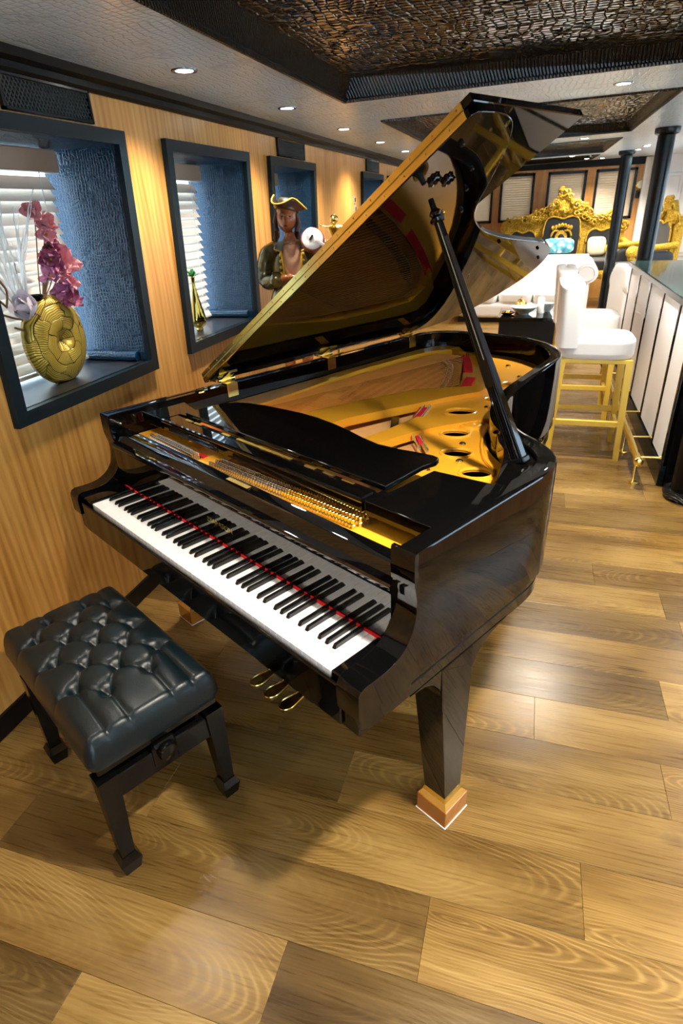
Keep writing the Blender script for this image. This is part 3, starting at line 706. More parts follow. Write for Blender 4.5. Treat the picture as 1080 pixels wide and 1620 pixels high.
# music shelf and desk ---------------------------------------------------------
ms = MB(); ms.cbox(.065, 1.045, .288, .352, .942, .984, .004); shelf = obj('music_shelf', ms, lacq, piano)
ml = MB(); ml.tube([(.06, .292, .978), (1.05, .292, .978)], .007, 8); obj('shelf_bead', ml, lacq, shelf, True)
for x in (.16, .215, .385, .80, .875, .95): 
    m_ = MB(); m_.cbox(x - .022, x + .022, .337, .347, .9835, .9858, .0006); obj('shelf_hinge', m_, brass_old, shelf)
rt_ = MB(); 
for k in range(30): rt_.cbox(.45 + k * .009, .457 + k * .009, .336, .348, .9835, .9868, .0008)
o = obj('desk_rack', rt_, brass_old, shelf); o['kind'] = 'stuff'
desk = [(.115, .356), (.118, .45), (.125, .50), (.150, .545), (.20, .572), (.28, .592), (.367, .606), (.45, .616), (.53, .617), (.62, .608), (.70, .594), (.78, .574), (.858, .562), (.92, .570), (.98, .585), (1.03, .594), (1.058, .588), (1.066, .565), (1.058, .52), (1.062, .45), (1.068, .356)]
m_ = MB(); m_.prism(desk, .986, 1.002); obj('music_desk', m_, lacq, piano, True, 30)
for s, poly in ((1, [(1.050, .300), (1.06, .288), (1.268, .288), (1.276, .24), (1.276, .585), (1.245, .573), (1.075, .545), (1.072, .36), (1.050, .36)]), (-1, [(-.094, .24), (-.085, .288), (.05, .288), (.062, .298), (.062, .36), (.105, .365), (.105, .42), (-.094, .46)])):
    m_ = MB(); m_.prism(poly, .944, .984); obj('side_shelf', m_, lacq, piano, True, 30)
# cheek ledge under the prop
pcv = [(1.276, .58), (1.276, .655), (1.268, .72), (1.248, .772), (1.214, .808), (1.17, .84), (1.105, .868), (1.04, .905), (1.085, .845), (1.13, .80), (1.165, .745), (1.195, .68), (1.225, .62), (1.245, .575)]
m_ = MB(); m_.prism(pcv, .93, .985); obj('prop_ledge', m_, lacq, piano, True, 30)
def bevel(o, wd=.002, seg=2):
    b = o.modifiers.new('bevel', 'BEVEL'); b.width = wd; b.segments = seg; b.limit_method = 'ANGLE'; b.angle_limit = math.radians(50); return o
for o in list(piano.children):
    if o.name.split('.')[0] in ('music_desk', 'side_shelf', 'prop_ledge', 'arm'): bevel(o, .0025)
# lid ---------------------------------------------------------------------------
HX, HZ, LA = -.138, 1.014, math.radians(31.9)
lid_pts = [(.0, .60), (.5, .60), (1.0, .60), (1.455, .60), (1.468, .612), (1.472, .68), (1.462, .745), (1.435, .795), (1.371, .862), (1.254, .955), (1.141, 1.041), (1.076, 1.11), (1.02, 1.205), (.973, 1.314), (.935, 1.45), (.905, 1.58), (.872, 1.76), (.848, 1.90),
           (.805, 2.04), (.735, 2.17), (.62, 2.28), (.46, 2.345), (.28, 2.34), (.13, 2.26), (.04, 2.15), (.0, 2.02)]
lid = link('lid', None, piano); lid.location = (HX, 0, HZ); lid.rotation_euler = (0, -LA, 0)
lc = [(v.x, v.y) for v in catmull([(a, b, 0) for a, b in lid_pts[4:]], 4)]
m_ = MB(); m_.prism(lid_pts[:4] + lc, .0, .020); bevel(obj('lid_panel', m_, lacq, lid, True, 30), .003)
m_ = MB(); m_.cbox(.0, 1.472, .602, 1.098, .0215, .0415, .002); obj('folded_flap', m_, lacq, lid)
for z0, z1, y in ((.002, .0195, .600), (.0225, .0405, .602)):
    m_ = MB(); m_.cbox(.012, 1.445, y - .0022, y + .001, z0, z1, .0006); obj('piano_hinge', m_, brass, lid)
m_ = MB(); m_.tube([(.012, .599, .021), (1.445, .599, .021)], .0022, 6); obj('hinge_pin', m_, brass_old, lid)
for k in range(19):
    for z in (.011, .0315):
        m_ = MB() if 'scr' not in MATS else None
        if m_: m_.lathe([(.0026, 0), (.0026, .0012), (.001, .0018)], 8, m=Matrix.Rotation(pi / 2, 4, 'X')); MATS['scr'] = m_.mesh('screw', brass_old)
        o = link('screw', MATS['scr'], lid); o.location = (.05 + k * .075 + (.03 if z > .02 else 0), .5985 if z < .02 else .6005, z)
for (u, v) in ((1.38, .66), (1.30, .80), (1.12, .98), (.90, 1.5), (.80, 1.95), (.70, 2.12), (1.22, .88)):
    m_ = MB(); m_.lathe([(.006, 0), (.006, -.006), (.004, -.008), (.001, -.008)], 12, (u, v, 0)); obj('rubber_stop', m_, lacq_satin, lid, True)
for v in (.70, .755):
    m_ = MB()
    m_.tube([(1.255 + .018 * math.cos(a), v + .012 * math.sin(a), -.004 - .003 * (k % 2)) for k, a in enumerate([i * pi / 8 for i in range(16)])], .003, 6, closed=True); m_.lathe([(.013, 0), (.013, -.003), (.011, -.004)], 16, (1.255, v, 0)); obj('prop_cup', m_, lacq, lid, True)
for du in (0, .018):
    m_ = MB(); m_.tube([(.62 + du, 1.62 + du, -.001), (.58 + du, 1.66 + du, -.001)], .0018, 5); obj('lid_catch', m_, chrome, lid)
# lid hinges on the spine
for y in (.70, 1.27, 1.87):
    h = MB(); h.tube([(XL + .016, y - .04, 1.010), (XL + .016, y + .04, 1.010)], .008, 10); ho = obj('lid_hinge', h, brass, piano, True)
    m_ = MB(); m_.cbox(XL + .054, XL + .058, y - .026, y + .026, .945, 1.002, .001).cbox(XL + .018, XL + .058, y - .026, y + .026, .9985, 1.002, .001); obj('hinge_leaf', m_, brass, ho)
    mt = Matrix.Translation((HX, 0, HZ)) @ Matrix.Rotation(-LA, 4, 'Y'); m_ = MB(); m_.cbox(.0, .075, y - .022, y + .022, -.004, -.0005, .001, m=mt); obj('hinge_leaf', m_, brass, ho)
    m_ = MB(); m_.tube([(XL + .02, y - .055, 1.014), (XL + .02, y - .075, 1.022), (XL + .03, y - .09, 1.026)], .004, 6); obj('hinge_pull', m_, brass, ho, True)
# prop
A = Vector((1.218, .738, .984)); Bp = Vector((HX + 1.215 * math.cos(LA), .725, HZ + 1.215 * math.sin(LA) - .012)); d_ = (Bp - A); Ln = d_.length
prop = link('lid_prop', None, piano); prop.location = A; prop.rotation_mode = 'QUATERNION'
# keep the stick's wide face towards the keyboard side
zx = d_.normalized(); xx = Vector((0, 1, 0)).cross(zx).normalized(); yy = zx.cross(xx); prop.rotation_quaternion = Matrix((xx, yy, zx)).transposed().to_quaternion()
def taper(mb, w0, w1, z0, z1, t0, t1, c=0): return mb.frustum((c - w0, c + w0, -t0, t0, z0), (c - w1, c + w1, -t1, t1, z1))
m_ = MB(); taper(m_, .021, .015, 0, Ln * .42, .011, .009); obj('prop_lower', m_, lacq, prop)
for k in range(5):
    m_ = MB(); c = -.016 + k * .008; m_.tube([(c, -.0115, .004), (c * .72, -.0095, Ln * .40)], .0028, 6); obj('flute', m_, lacq, prop, True)
m_ = MB(); taper(m_, .016, .013, Ln * .30, Ln * .55, .014, .011); taper(m_, .013, .0085, Ln * .55, Ln * .93, .011, .008); obj('prop_upper', m_, lacq, prop)
for c in (-.006, .006):
    m_ = MB(); m_.tube([(c, -.0125, Ln * .40), (c * .6, -.0085, Ln * .9)], .0022, 6); obj('flute', m_, chrome if c > 0 else lacq, prop, True)
m_ = MB(); m_.lathe([(.009, Ln * .90), (.018, Ln * .905), (.020, Ln * .915), (.012, Ln * .925), (.017, Ln * .935), (.012, Ln * .945), (.008, Ln * .95), (.007, Ln * .985)], 14); obj('prop_knob', m_, lacq, prop, True)
m_ = MB(); m_.cbox(-.026, .026, -.016, .016, -.002, .014, .003); obj('prop_hinge', m_, lacq_satin, prop)
# legs
def piano_leg(cx, cy, bracket=True, s=1):
    L = link('leg', None, piano); L.location = (cx, cy, 0)
    m_ = MB(); m_.frustum((-.036, .036, -.036, .036, .085), (-.062, .030, -.066, .060, .50)); m_.frustum((-.062, .030, -.066, .060, .50), (-.064, .0262, -.068, .062, .60)); obj('shaft', m_, lacq, L)
    if bracket:
        q = MB(); q.prism([(.060, .50), (.068, .525), (.085, .552), (.115, .575), (.15, .59), (.225, .602), (-.19, .602), (-.13, .592), (-.10, .575), (-.075, .545), (-.063, .50)], -.034, .0255, axis='x'); obj('bracket', q, lacq, L, True, 30)
    f = MB(); f.cbox(-.053, .053, -.053, .053, .0, .068, .002); obj('foot_block', f, footwood, L)
    f = MB(); f.frustum((-.051, .051, -.051, .051, .068), (-.040, .040, -.040, .040, .083)); f.frustum((-.040, .040, -.040, .040, .083), (-.037, .037, -.037, .037, .098)); obj('foot_collar', f, brass, L)
    f = MB(); f.box(-.055, .055, -.055, .055, .0, .002); obj('foot_pad', f, white_fabric, L)
    return L
piano_leg(1.291, .351); piano_leg(-.095, .351); piano_leg(.30, 1.72, False)
# lyre and pedals
m_ = MB(); m_.cbox(.44, .76, .31, .40, .075, .135, .004).cbox(.50, .53, .34, .37, .135, .612, .003).cbox(.67, .70, .34, .37, .135, .612, .003); obj('pedal_lyre', m_, lacq, piano)
for x in (.515, .60, .685):
    m_ = MB(); P = [(-.016, .09), (-.015, .05), (-.020, .02), (-.026, -.01), (-.026, -.03), (-.018, -.048), (0, -.056), (.018, -.048), (.026, -.03), (.026, -.01), (.020, .02), (.015, .05), (.016, .09)]
    m_.prism([(v.x, v.y) for v in catmull([(a, b, 0) for a, b in P], 3)], .058, .070); o = obj('pedal', m_, brass, piano, True, 40); o.location = (x, .275, 0)
    m2 = MB(); m2.tube([(v.x * .94, v.y * .97, .070) for v in catmull([(a, b, 0) for a, b in P], 3)], .0032, 6); obj('pedal_edge', m2, brass, o, True)

# ================================================================== BENCH
BC = (.47, -.236)          # seat centre in the piano's frame
cr_, sr_ = math.cos(PR), math.sin(PR)
def p2w(x, y, z=0): return (PO[0] + x * cr_ - y * sr_, PO[1] + x * sr_ + y * cr_, z)
lacq_bench = pmat('bench_black', (.003, .003, .003), .12, ior=1.36)
bench = thing('piano_bench', 'black tufted leather piano bench on splayed black legs beside the wood wall', 'bench', p2w(*BC), PR)
HXs, HYs = .330, .192
btn = []
for r, y in enumerate((-.120, -.060, 0, .060, .120)):
    for x in ((-.145, 0, .145) if r % 2 == 0 else (-.2175, -.0725, .0725, .2175)): btn.append((x - .03, y))
segs = []
for i, a in enumerate(btn):
    for b in btn[i + 1:]:
        if abs(abs(a[0] - b[0]) - .0725) < .002 and abs(abs(a[1] - b[1]) - .06) < .002: segs.append((a, b))
for (x, y) in btn:
    if abs(y) > .1: segs.append(((x, y), (x, math.copysign(HYs + .02, y))))
    if abs(x + .03) > .2: segs.append(((x, y), (math.copysign(HXs + .02, x), y)))
    if abs(abs(x + .03) - .145) < .01 and abs(y) < .13 : segs.append(((x, y), (math.copysign(HXs + .02, x + .03), y))) if abs(y) > .1 else None
def dseg(px, py, a, b):
    dx, dy = b[0] - a[0], b[1] - a[1]; t = max(0, min(1, ((px - a[0]) * dx + (py - a[1]) * dy) / (dx * dx + dy * dy))); return math.hypot(px - a[0] - t * dx, py - a[1] - t * dy)
def seat(u, v):
    # u,v 0..1 -> rounded pillow
    x = (u * 2 - 1); y = (v * 2 - 1)
    ex = 1 - abs(x); ey = 1 - abs(y)
    X = x * HXs; Y = y * HYs
    dx = HXs - abs(X); dy = HYs - abs(Y); rr = .032
    dd = min(dx, dy)
    if dx < rr and dy < rr: dd = max(0, rr - math.hypot(rr - dx, rr - dy))
    edge = 1.0 if dd >= rr else math.sqrt(max(0, 1 - (1 - dd / rr) ** 2))
    h = .498 + .024 * (1 - abs(x) ** 3) * (1 - abs(y) ** 3)
    db = min(math.hypot(X - a, Y - b) for a, b in btn); ds = min(dseg(X, Y, a, b) for a, b in segs)
    h -= .020 * math.exp(-(db / .016) ** 2) + .0085 * math.exp(-ds / .0075) + .006 * math.exp(-(db / .035) ** 2)
    # rounded corners in plan
    cx = max(0, abs(X) - (HXs - .03)); cy = max(0, abs(Y) - (HYs - .03)); q = math.hypot(cx, cy)
    if cx > 0 and cy > 0 and q > .03:
        X = math.copysign(HXs - .03 + cx * .03 / q, X); Y = math.copysign(HYs - .03 + cy * .03 / q, Y)
    return (X, Y, .425 + (h - .425) * edge)
m_ = MB(); NU, NV = 150, 92; m_.grid(seat, NU, NV)
# skirt
rimv = [i for i in range(NU + 1)] + [j * (NU + 1) + NU for j in range(1, NV + 1)] + [NV * (NU + 1) + i for i in range(NU - 1, -1, -1)] + [j * (NU + 1) for j in range(NV - 1, 0, -1)]
base = len(m_.v); m_.v += [(m_.v[i][0] * .985, m_.v[i][1] * .98, .405) for i in rimv]; n_ = len(rimv)
m_.f += [(rimv[i], rimv[(i + 1) % n_], base + (i + 1) % n_, base + i) for i in range(n_)]
m_.f.append(tuple(base + i for i in range(n_)))
cush = obj('cushion', m_, leather, bench, True, 60)
bt = MB(); bt.ell((0, 0, 0), (.0075, .0075, .004), 10, 6); bme_ = bt.mesh('button', leather, True)
for (x, y) in btn: o = link('button', bme_, cush); z = seat((x / HXs + 1) / 2, (y / HYs + 1) / 2)[2]; o.location = (x, y, z + .002)
m_ = MB(); m_.cbox(-.305, .318, -.175, .175, .380, .412, .004); obj('seat_frame', m_, lacq_bench, bench)
m_ = MB(); m_.cbox(-.25, .27, -.125, .125, .30, .385, .003); obj('lift_box', m_, lacq_satin, bench)
LX0, LX1 = -.245, .325
for s in (-1, 1):
    m_ = MB(); m_.cbox(LX0 + .03, LX1 - .03, s * .150 - .011, s * .150 + .011, .275, .352, .003); obj('apron', m_, lacq_bench, bench)
for x in (LX0 + .016, LX1 - .016):
    m_ = MB(); m_.cbox(x - .011, x + .011, -.150, .150, .275, .352, .003)
    obj('apron', m_, lacq_bench, bench)
k_ = MB(); k_.lathe([(.001, 0), (.018, 0), (.026, .006), (.028, .016), (.024, .026), (.012, .031), (.001, .032)], 20, m=Matrix.Translation((LX1, .0, .352)) @ Matrix.Rotation(pi / 2, 4, 'Y')); obj('height_knob', k_, lacq_bench, bench, True)
k_ = MB(); k_.cbox(LX1 - .02, LX1 + .006, -.035, .035, .29, .375, .008); obj('knob_plate', k_, lacq_bench, bench)
for sx, X in ((-1, LX0), (1, LX1)):
    for sy in (-1, 1):
        m_ = MB(); cx, cy = X - sx * .024, sy * .158; fx, fy = X - sx * .020, sy * .166
        m_.frustum((fx - .018, fx + .018, fy - .018, fy + .018, .055), (cx - .027, cx + .027, cy - .027, cy + .027, .365))
        leg_ = obj('leg', m_, lacq_bench, bench)
        f = MB(); f.frustum((fx - .022, fx + .022, fy - .022, fy + .022, 0), (fx - .030, fx + .030, fy - .030, fy + .030, .045)); f.frustum((fx - .030, fx + .030, fy - .030, fy + .030, .045), (fx - .020, fx + .020, fy - .020, fy + .020, .068)); obj('foot', f, lacq_bench, leg_)

# ================================================================== VASE AND FLOWERS (window 1)
SILL = WZ0 + FRW
def mk_carved():
    m = pmat('carved_gold', (.50, .34, .05), .30, .45)
    mp = mapping(m, (1, 1, 1)); s = nn(m, 'ShaderNodeSeparateXYZ'); ln(m, mp.outputs[0], s.inputs[0])
    nz = nn(m, 'ShaderNodeTexNoise'); nz.inputs['Scale'].default_value = 11; nz.inputs['Detail'].default_value = 1; ln(m, mp.outputs[0], nz.inputs[0])
    n0 = math_n(m, 'SUBTRACT', nz.outputs[0], .5)
    zz = math_n(m, 'SUBTRACT', s.outputs[2], .16)
    r = math_n(m, 'SQRT', math_n(m, 'ADD', math_n(m, 'MULTIPLY', s.outputs[1], s.outputs[1]), math_n(m, 'MULTIPLY', zz, zz)))
    a = math_n(m, 'ARCTAN2', zz, s.outputs[1])
    rr = math_n(m, 'DIVIDE', math_n(m, 'ADD', r, math_n(m, 'MULTIPLY', n0, .07)), .047)
    ring = math_n(m, 'FLOOR', rr); fr = math_n(m, 'FRACT', rr)
    sg = math_n(m, 'ADD', math_n(m, 'MULTIPLY', a, .955), math_n(m, 'ADD', math_n(m, 'MULTIPLY', ring, .37), math_n(m, 'MULTIPLY', n0, 1.6)))
    fs = math_n(m, 'FRACT', sg); seg = math_n(m, 'FLOOR', sg)
    e1 = math_n(m, 'MINIMUM', fr, math_n(m, 'SUBTRACT', 1, fr)); e2 = math_n(m, 'MULTIPLY', math_n(m, 'MINIMUM', fs, math_n(m, 'SUBTRACT', 1, fs)), math_n(m, 'MULTIPLY', r, 22))
    edge = ramp(m, math_n(m, 'MINIMUM', e1, e2), [(.012, (0, 0, 0)), (.05, (1, 1, 1))])
    par = math_n(m, 'MODULO', math_n(m, 'ABSOLUTE', math_n(m, 'ADD', ring, seg)), 2)
    h1 = math_n(m, 'SINE', math_n(m, 'ADD', math_n(m, 'MULTIPLY', a, 95), math_n(m, 'MULTIPLY', n0, 30))); h2 = math_n(m, 'SINE', math_n(m, 'ADD', math_n(m, 'MULTIPLY', r, 950), math_n(m, 'MULTIPLY', n0, 40)))
    st = math_n(m, 'ADD', math_n(m, 'MULTIPLY', h1, par), math_n(m, 'MULTIPLY', h2, math_n(m, 'SUBTRACT', 1, par)))
    c = ramp(m, math_n(m, 'ADD', math_n(m, 'MULTIPLY', st, .5), .5), [(0, (.24, .14, .012)), (.4, (.50, .33, .04)), (1, (.64, .45, .07))])
    mx = nn(m, 'ShaderNodeMixRGB', blend_type='MULTIPLY'); mx.inputs[0].default_value = .9; ln(m, c.outputs[0], mx.inputs[1]); ln(m, edge.outputs[0], mx.inputs[2]); ln(m, mx.outputs[0], bsdf(m).inputs['Base Color'])
    bump(m, math_n(m, 'ADD', math_n(m, 'MULTIPLY', st, .2), edge.outputs[0]), .5, .004); return m
carved = mk_carved()
VC = (-1.79, 1.925, SILL)
vase = thing('round_vase', 'flat round carved gold vase holding flowers on the nearest window sill', 'vase', VC, math.radians(2))
RV = .165
def vface(sgn):
    def fn(u, v):
        a = u * 2 * pi; r = v
        x = .052 * math.sqrt(max(0, 1 - r ** 3.2)); dim = .030 * math.exp(-(r / .22) ** 2); x = x - dim
        y = RV * r * math.cos(a) * .98; z = RV * 1.03 * r * math.sin(a)
        if z < -RV * .97: z = -RV * .97
        return (sgn * x, y, z + RV * .97)
    return fn
m_ = MB(); m_.grid(vface(1), 56, 22); m_.grid(vface(-1), 56, 22); obj('body', m_, carved, vase, True, 60)
m_ = MB(); m_.lathe([(.020, 0), (.026, .012), (.030, .022), (.027, .022), (.020, .0)], 20, (0, -.045, RV * 1.9), cap=False); obj('mouth', m_, lacq_satin, vase, True)
# petals
def petal_mesh(name, mat, L, Wd, cup=.35, wave=.12):
    mb = MB()
    def fn(u, v):
        t = v; w_ = Wd * math.sin(pi * min(1, t * .86 + .10)) ** .8; x = (u * 2 - 1) * w_
        z = cup * L * t * t + .35 * abs(u * 2 - 1) ** 2 * w_ * .6 + wave * L * .25 * math.sin(u * 9 + t * 5) * t
        return (x, L * t, z)
    mb.grid(fn, 6, 7); return mb.mesh(name, mat, True, 80)
def petmat(name, c1, c2):
    m = pmat(name, c1, .5, sheen=.2); mp = mapping(m, (25, 4, 4)); nz = nn(m, 'ShaderNodeTexNoise'); nz.inputs['Scale'].default_value = 1.5; ln(m, mp.outputs[0], nz.inputs[0]); c = ramp(m, nz.outputs[0], [(.3, c1), (.7, c2)]); ln(m, c.outputs[0], bsdf(m).inputs['Base Color']); return m
pk = petmat('petal_pink', (.72, .22, .27), (.88, .48, .50)); mg = petmat('petal_magenta', (.22, .02, .08), (.48, .10, .24)); mv = petmat('petal_mauve', (.45, .10, .27), (.68, .30, .46)); wh = petmat('petal_white', (.72, .60, .68), (.90, .84, .88))
stem_m = pmat('stem_brown', (.16, .07, .025), .6); white_br = pmat('white_branch', (.80, .82, .82), .6)
WVc = (-1.79, 1.87, SILL + .30)
def W3(x, y, z): return Vector((x, y, z))
spray = thing('blossom_spray', 'spray of pink and magenta artificial blossoms rising from the round gold vase', 'flowers', WVc)
B_ = [ # offset from vase mouth, scale, material, petal count
    ((-.05, .165, .315), .050, pk, 8), ((-.045, .195, .27), .050, pk, 8), ((-.045, .205, .20), .044, mg, 7), ((-.02, .215, .125), .074, pk, 11), ((-.02, .17, .15), .050, pk, 8), ((.02, .115, .15), .056, mg, 8), ((.02, .10, .09), .050, mv, 7), ((.03, .155, .03), .062, mv, 9), ((.05, .135, .0), .048, mg, 7), ((.0, .20, .06), .048, pk, 7), ((-.03, .18, .235), .046, pk, 8), ((-.02, .165, .19), .040, mg, 7)]
camdir = Vector((0, 0, 1.6)) - Vector(WVc)
rb = random.Random(3)
st = MB()
for (p, s, mt, n) in B_:
    pts = [(0, .02, -.06), (p[0] * .4, p[1] * .45, p[2] * .35 - .02), (p[0] * .8, p[1] * .85, p[2] * .8 - .01), p]; st.tube([tuple(q) for q in catmull(pts, 4)], .0022, 5)
obj('stems', st, stem_m, spray, True)
for bi, (p, s, mt, n) in enumerate(B_):
    bl = MB(); bl.ell((0, 0, .004), (.006, .006, .008), 8, 6); bo = obj('blossom', bl, pmat('pollen%d' % bi, (.55, .30, .08), .6), spray, True); bo.location = p
    nd = (camdir.normalized() + Vector((rb.uniform(-.6, .6), rb.uniform(-.6, .6), rb.uniform(-.3, .6)))).normalized(); bo.rotation_mode = 'QUATERNION'; bo.rotation_quaternion = nd.to_track_quat('Z', 'Y')
    pme = petal_mesh('petal', mt, s, s * .40, .15 + rb.random() * .45, .5)
    for k in range(n):
        o = link('petal', pme, bo); lay = (.75, .4, .05)[k % 3]; o.rotation_euler = Euler((lay + rb.uniform(-.15, .25), rb.uniform(-.25, .25), 2 * pi * k / n + rb.uniform(-.15, .15))); 
mag = thing('magnolia_bloom', 'pale pink magnolia bloom lying over the left rim of the gold vase', 'flower', (-1.745, 1.80, SILL + .285))
st = MB(); st.tube([(-.02, .06, -.03), (0, .03, -.015), (0, .0, 0)], .003, 5); obj('stem', st, stem_m, mag)
pme = petal_mesh('petal', wh, .085, .034, .55, .05)
for k in range(9):
    o = link('petal', pme, mag); o.rotation_euler = Euler((.25 + (k % 3) * .22, 0, 0)).to_matrix().to_euler(); 
    a = 2 * pi * k / 9; q = Euler((0, 0, a)).to_matrix() @ Euler((.55 + (k % 3) * .2, 0, 0)).to_matrix(); ax = Vector((.25, -.75, .45)).normalized().to_track_quat('Z', 'Y').to_matrix(); o.rotation_euler = (ax @ q).to_euler()
# white branches
wbr = thing('white_branch_spray', 'white frosted coral-like branches fanning up behind the gold vase', 'branches', (-1.84, 1.87, SILL + .29))
rb = random.Random(9)
def branch(mb, p, d, L, r, depth):
    q = p + d * L; mid = (p + q) / 2 + Vector((rb.uniform(-1, 1), rb.uniform(-1, 1), rb.uniform(-1, 1))) * L * .05
    mb.tube([p, mid, q], [r, r * .85, r * .65], 5)
    if depth:
        for k in range(2 if depth > 1 else 2):
            nd = (d + Vector((rb.uniform(-.12, .12), rb.uniform(-.38, .38), rb.uniform(-.05, .25)))).normalized(); branch(mb, q if k else mid, nd, L * .78, r * .72, depth - 1)
for k in range(7):
    mb = MB(); d = Vector((rb.uniform(-.10, .05), -.62 + .16 * k, 1)).normalized(); branch(mb, Vector((0, 0, -.05)), d, .17, .0062, 3); obj('branch', mb, white_br, wbr, True)
# twig with leaves
twg = thing('leafy_twig', 'brown twig with green leaves reaching left out of the gold vase', 'twig', (-1.835, 1.80, SILL + .30))
mb = MB(); rb = random.Random(5)
T = [[(0, .05, -.04), (.02, -.02, -.01), (.03, -.09, .05), (.03, -.16, .10)], [(.0, .05, -.05), (.04, -.04, -.03), (.05, -.12, .0), (.05, -.2, .02)], [(.03, -.09, .05), (.03, -.10, .09), (.04, -.09, .13)], [(.02, -.04, .01), (.03, -.03, .06), (.03, -.05, .10)], [(0, .05, -.08), (.05, -.02, -.075), (.05, -.06, -.06)]]
for t_ in T: mb.tube([tuple(q) for q in catmull(t_, 4)], .004, 5)
obj('twig', mb, stem_m, twg, True)
lme = petal_mesh('leaf', green_leaf, .075, .022, .15, .1)
for (p, e) in (((.03, -.16, .10), (.3, .2, 2.2)), ((.03, -.13, .12), (.9, .1, 2.8)), ((.05, -.18, .02), (.2, .3, 3.4)), ((.05, -.12, .0), (.4, 0, 2.6)), ((.04, -.15, .13), (.6, .2, 3.6))):
    o = link('leaf', lme, twg); o.location = p; o.rotation_euler = e
# ---- bud vase (window 2)
bv = thing('bud_vase', 'slim twisted gold bud vase with a green succulent on the second window sill', 'vase', (-1.775, 3.005, SILL))
m_ = MB(); m_.lathe([(.018, 0), (.020, .010), (.016, .016), (.034, .030), (.046, .052), (.042, .075), (.030, .12), (.018, .18), (.010, .23), (.009, .255), (.011, .275), (.0135, .282), (.010, .282), (.007, .26)], 24, fl=lambda a, z: 1 + .10 * math.cos(5 * a + z * 16) * (1 if .02 < z < .2 else 0)); obj('body', m_, pmat('shiny_gold', (.80, .58, .13), .12, 1), bv, True, 40)
pme = petal_mesh('leaf', pmat('succulent', (.10, .36, .13), .5), .042, .011, .25, .02)
for k in range(16):
    o = link('leaf', pme, bv); o.location = (0, 0, .283); ti = .15 + .9 * (k // 6) / 2; o.rotation_euler = Euler((ti, 0, k * 2.4))

# ================================================================== PIRATE STATUE
def paint(name, c1, c2, rough=.35, scale=8, metal=0):
    m = pmat(name, c1, rough, metal); mp = mapping(m, (scale, scale, scale)); nz = nn(m, 'ShaderNodeTexNoise'); nz.inputs['Scale'].default_value = 1.3; nz.inputs['Detail'].default_value = 3; ln(m, mp.outputs[0], nz.inputs[0]); c = ramp(m, nz.outputs[0], [(.35, c1), (.65, c2)]); ln(m, c.outputs[0], bsdf(m).inputs['Base Color']); return m
skinm = paint('statue_skin', (.34, .10, .025), (.46, .15, .04), .22)
coatm = paint('statue_coat', (.025, .018, .005), (.24, .18, .055), .24, 6, .4)
shirtm = paint('statue_shirt', (.45, .20, .10), (.62, .36, .22), .4, 10)
hairm = pmat('statue_hair', (.07, .018, .006), .4); hatm = paint('statue_hat', (.012, .012, .008), (.05, .03, .012), .35); hatin = paint('hat_lining', (.010, .009, .006), (.14, .05, .014), .35, 9)
trimy = pmat('statue_trim', (.62, .36, .02), .4, .1)
SX, SY = -1.41, 3.56
statue = thing('pirate_statue', 'painted pirate musician statue in a tricorn hat and brown coat before the third window', 'statue', (SX, SY, 0), math.radians(24))
# local: +x viewer right, -y towards viewer
def skin_obj(name, verts, edges, radii, mat, parent, sub=2):
    me = bpy.data.meshes.new(name); me.from_pydata(verts, edges, []); o = link(name, me, parent); me.materials.append(mat)
    md = o.modifiers.new('skin', 'SKIN'); md.use_smooth_shade = True
    for i, r in enumerate(radii): v = me.skin_vertices[0].data[i]; v.radius = (r, r) if not isinstance(r, tuple) else r; v.use_root = (i == 0)
    sd = o.modifiers.new('sub', 'SUBSURF'); sd.levels = sub; sd.render_levels = sub
    return o
bvts = [(0, 0, 1.09), (0, -.005, 1.18), (0, -.005, 1.29), (0, 0, 1.40), (0, 0, 1.455), (0, -.008, 1.50), (0, -.012, 1.53),   # 0-6 pelvis..neck
        (-.075, 0, 1.425), (-.135, .01, 1.405), (-.160, .01, 1.315), (-.155, -.015, 1.255), (-.10, -.075, 1.265), (-.055, -.105, 1.275), (-.03, -.112, 1.283),  # right arm (viewer left)
        (.075, 0, 1.425), (.13, 0, 1.40), (.165, -.03, 1.33), (.185, -.08, 1.345), (.20, -.10, 1.40), (.202, -.11, 1.425),
        (-.05, 0, 1.02), (-.055, -.01, .84), (-.06, 0, .66), (-.06, -.04, .62), (.05, 0, 1.02), (.055, -.02, .84), (.06, 0, .66), (.06, -.04, .62)]
beg = [(0, 1), (1, 2), (2, 3), (3, 4), (4, 5), (5, 6), (3, 7), (7, 8), (8, 9), (9, 10), (10, 11), (11, 12), (12, 13), (3, 14), (14, 15), (15, 16), (16, 17), (17, 18), (18, 19), (0, 20), (20, 21), (21, 22), (22, 23), (0, 24), (24, 25), (25, 26), (26, 27)]
brd = [(.085, .06), (.078, .055), (.092, .062), (.085, .055), (.045, .04), .030, .030, .046, .042, .035, .032, .026, .020, .018, .046, .042, .034, .028, .022, .018, .055, .044, .030, .026, .055, .044, .030, .026]
skin_obj('body', bvts, beg, brd, skinm, statue)
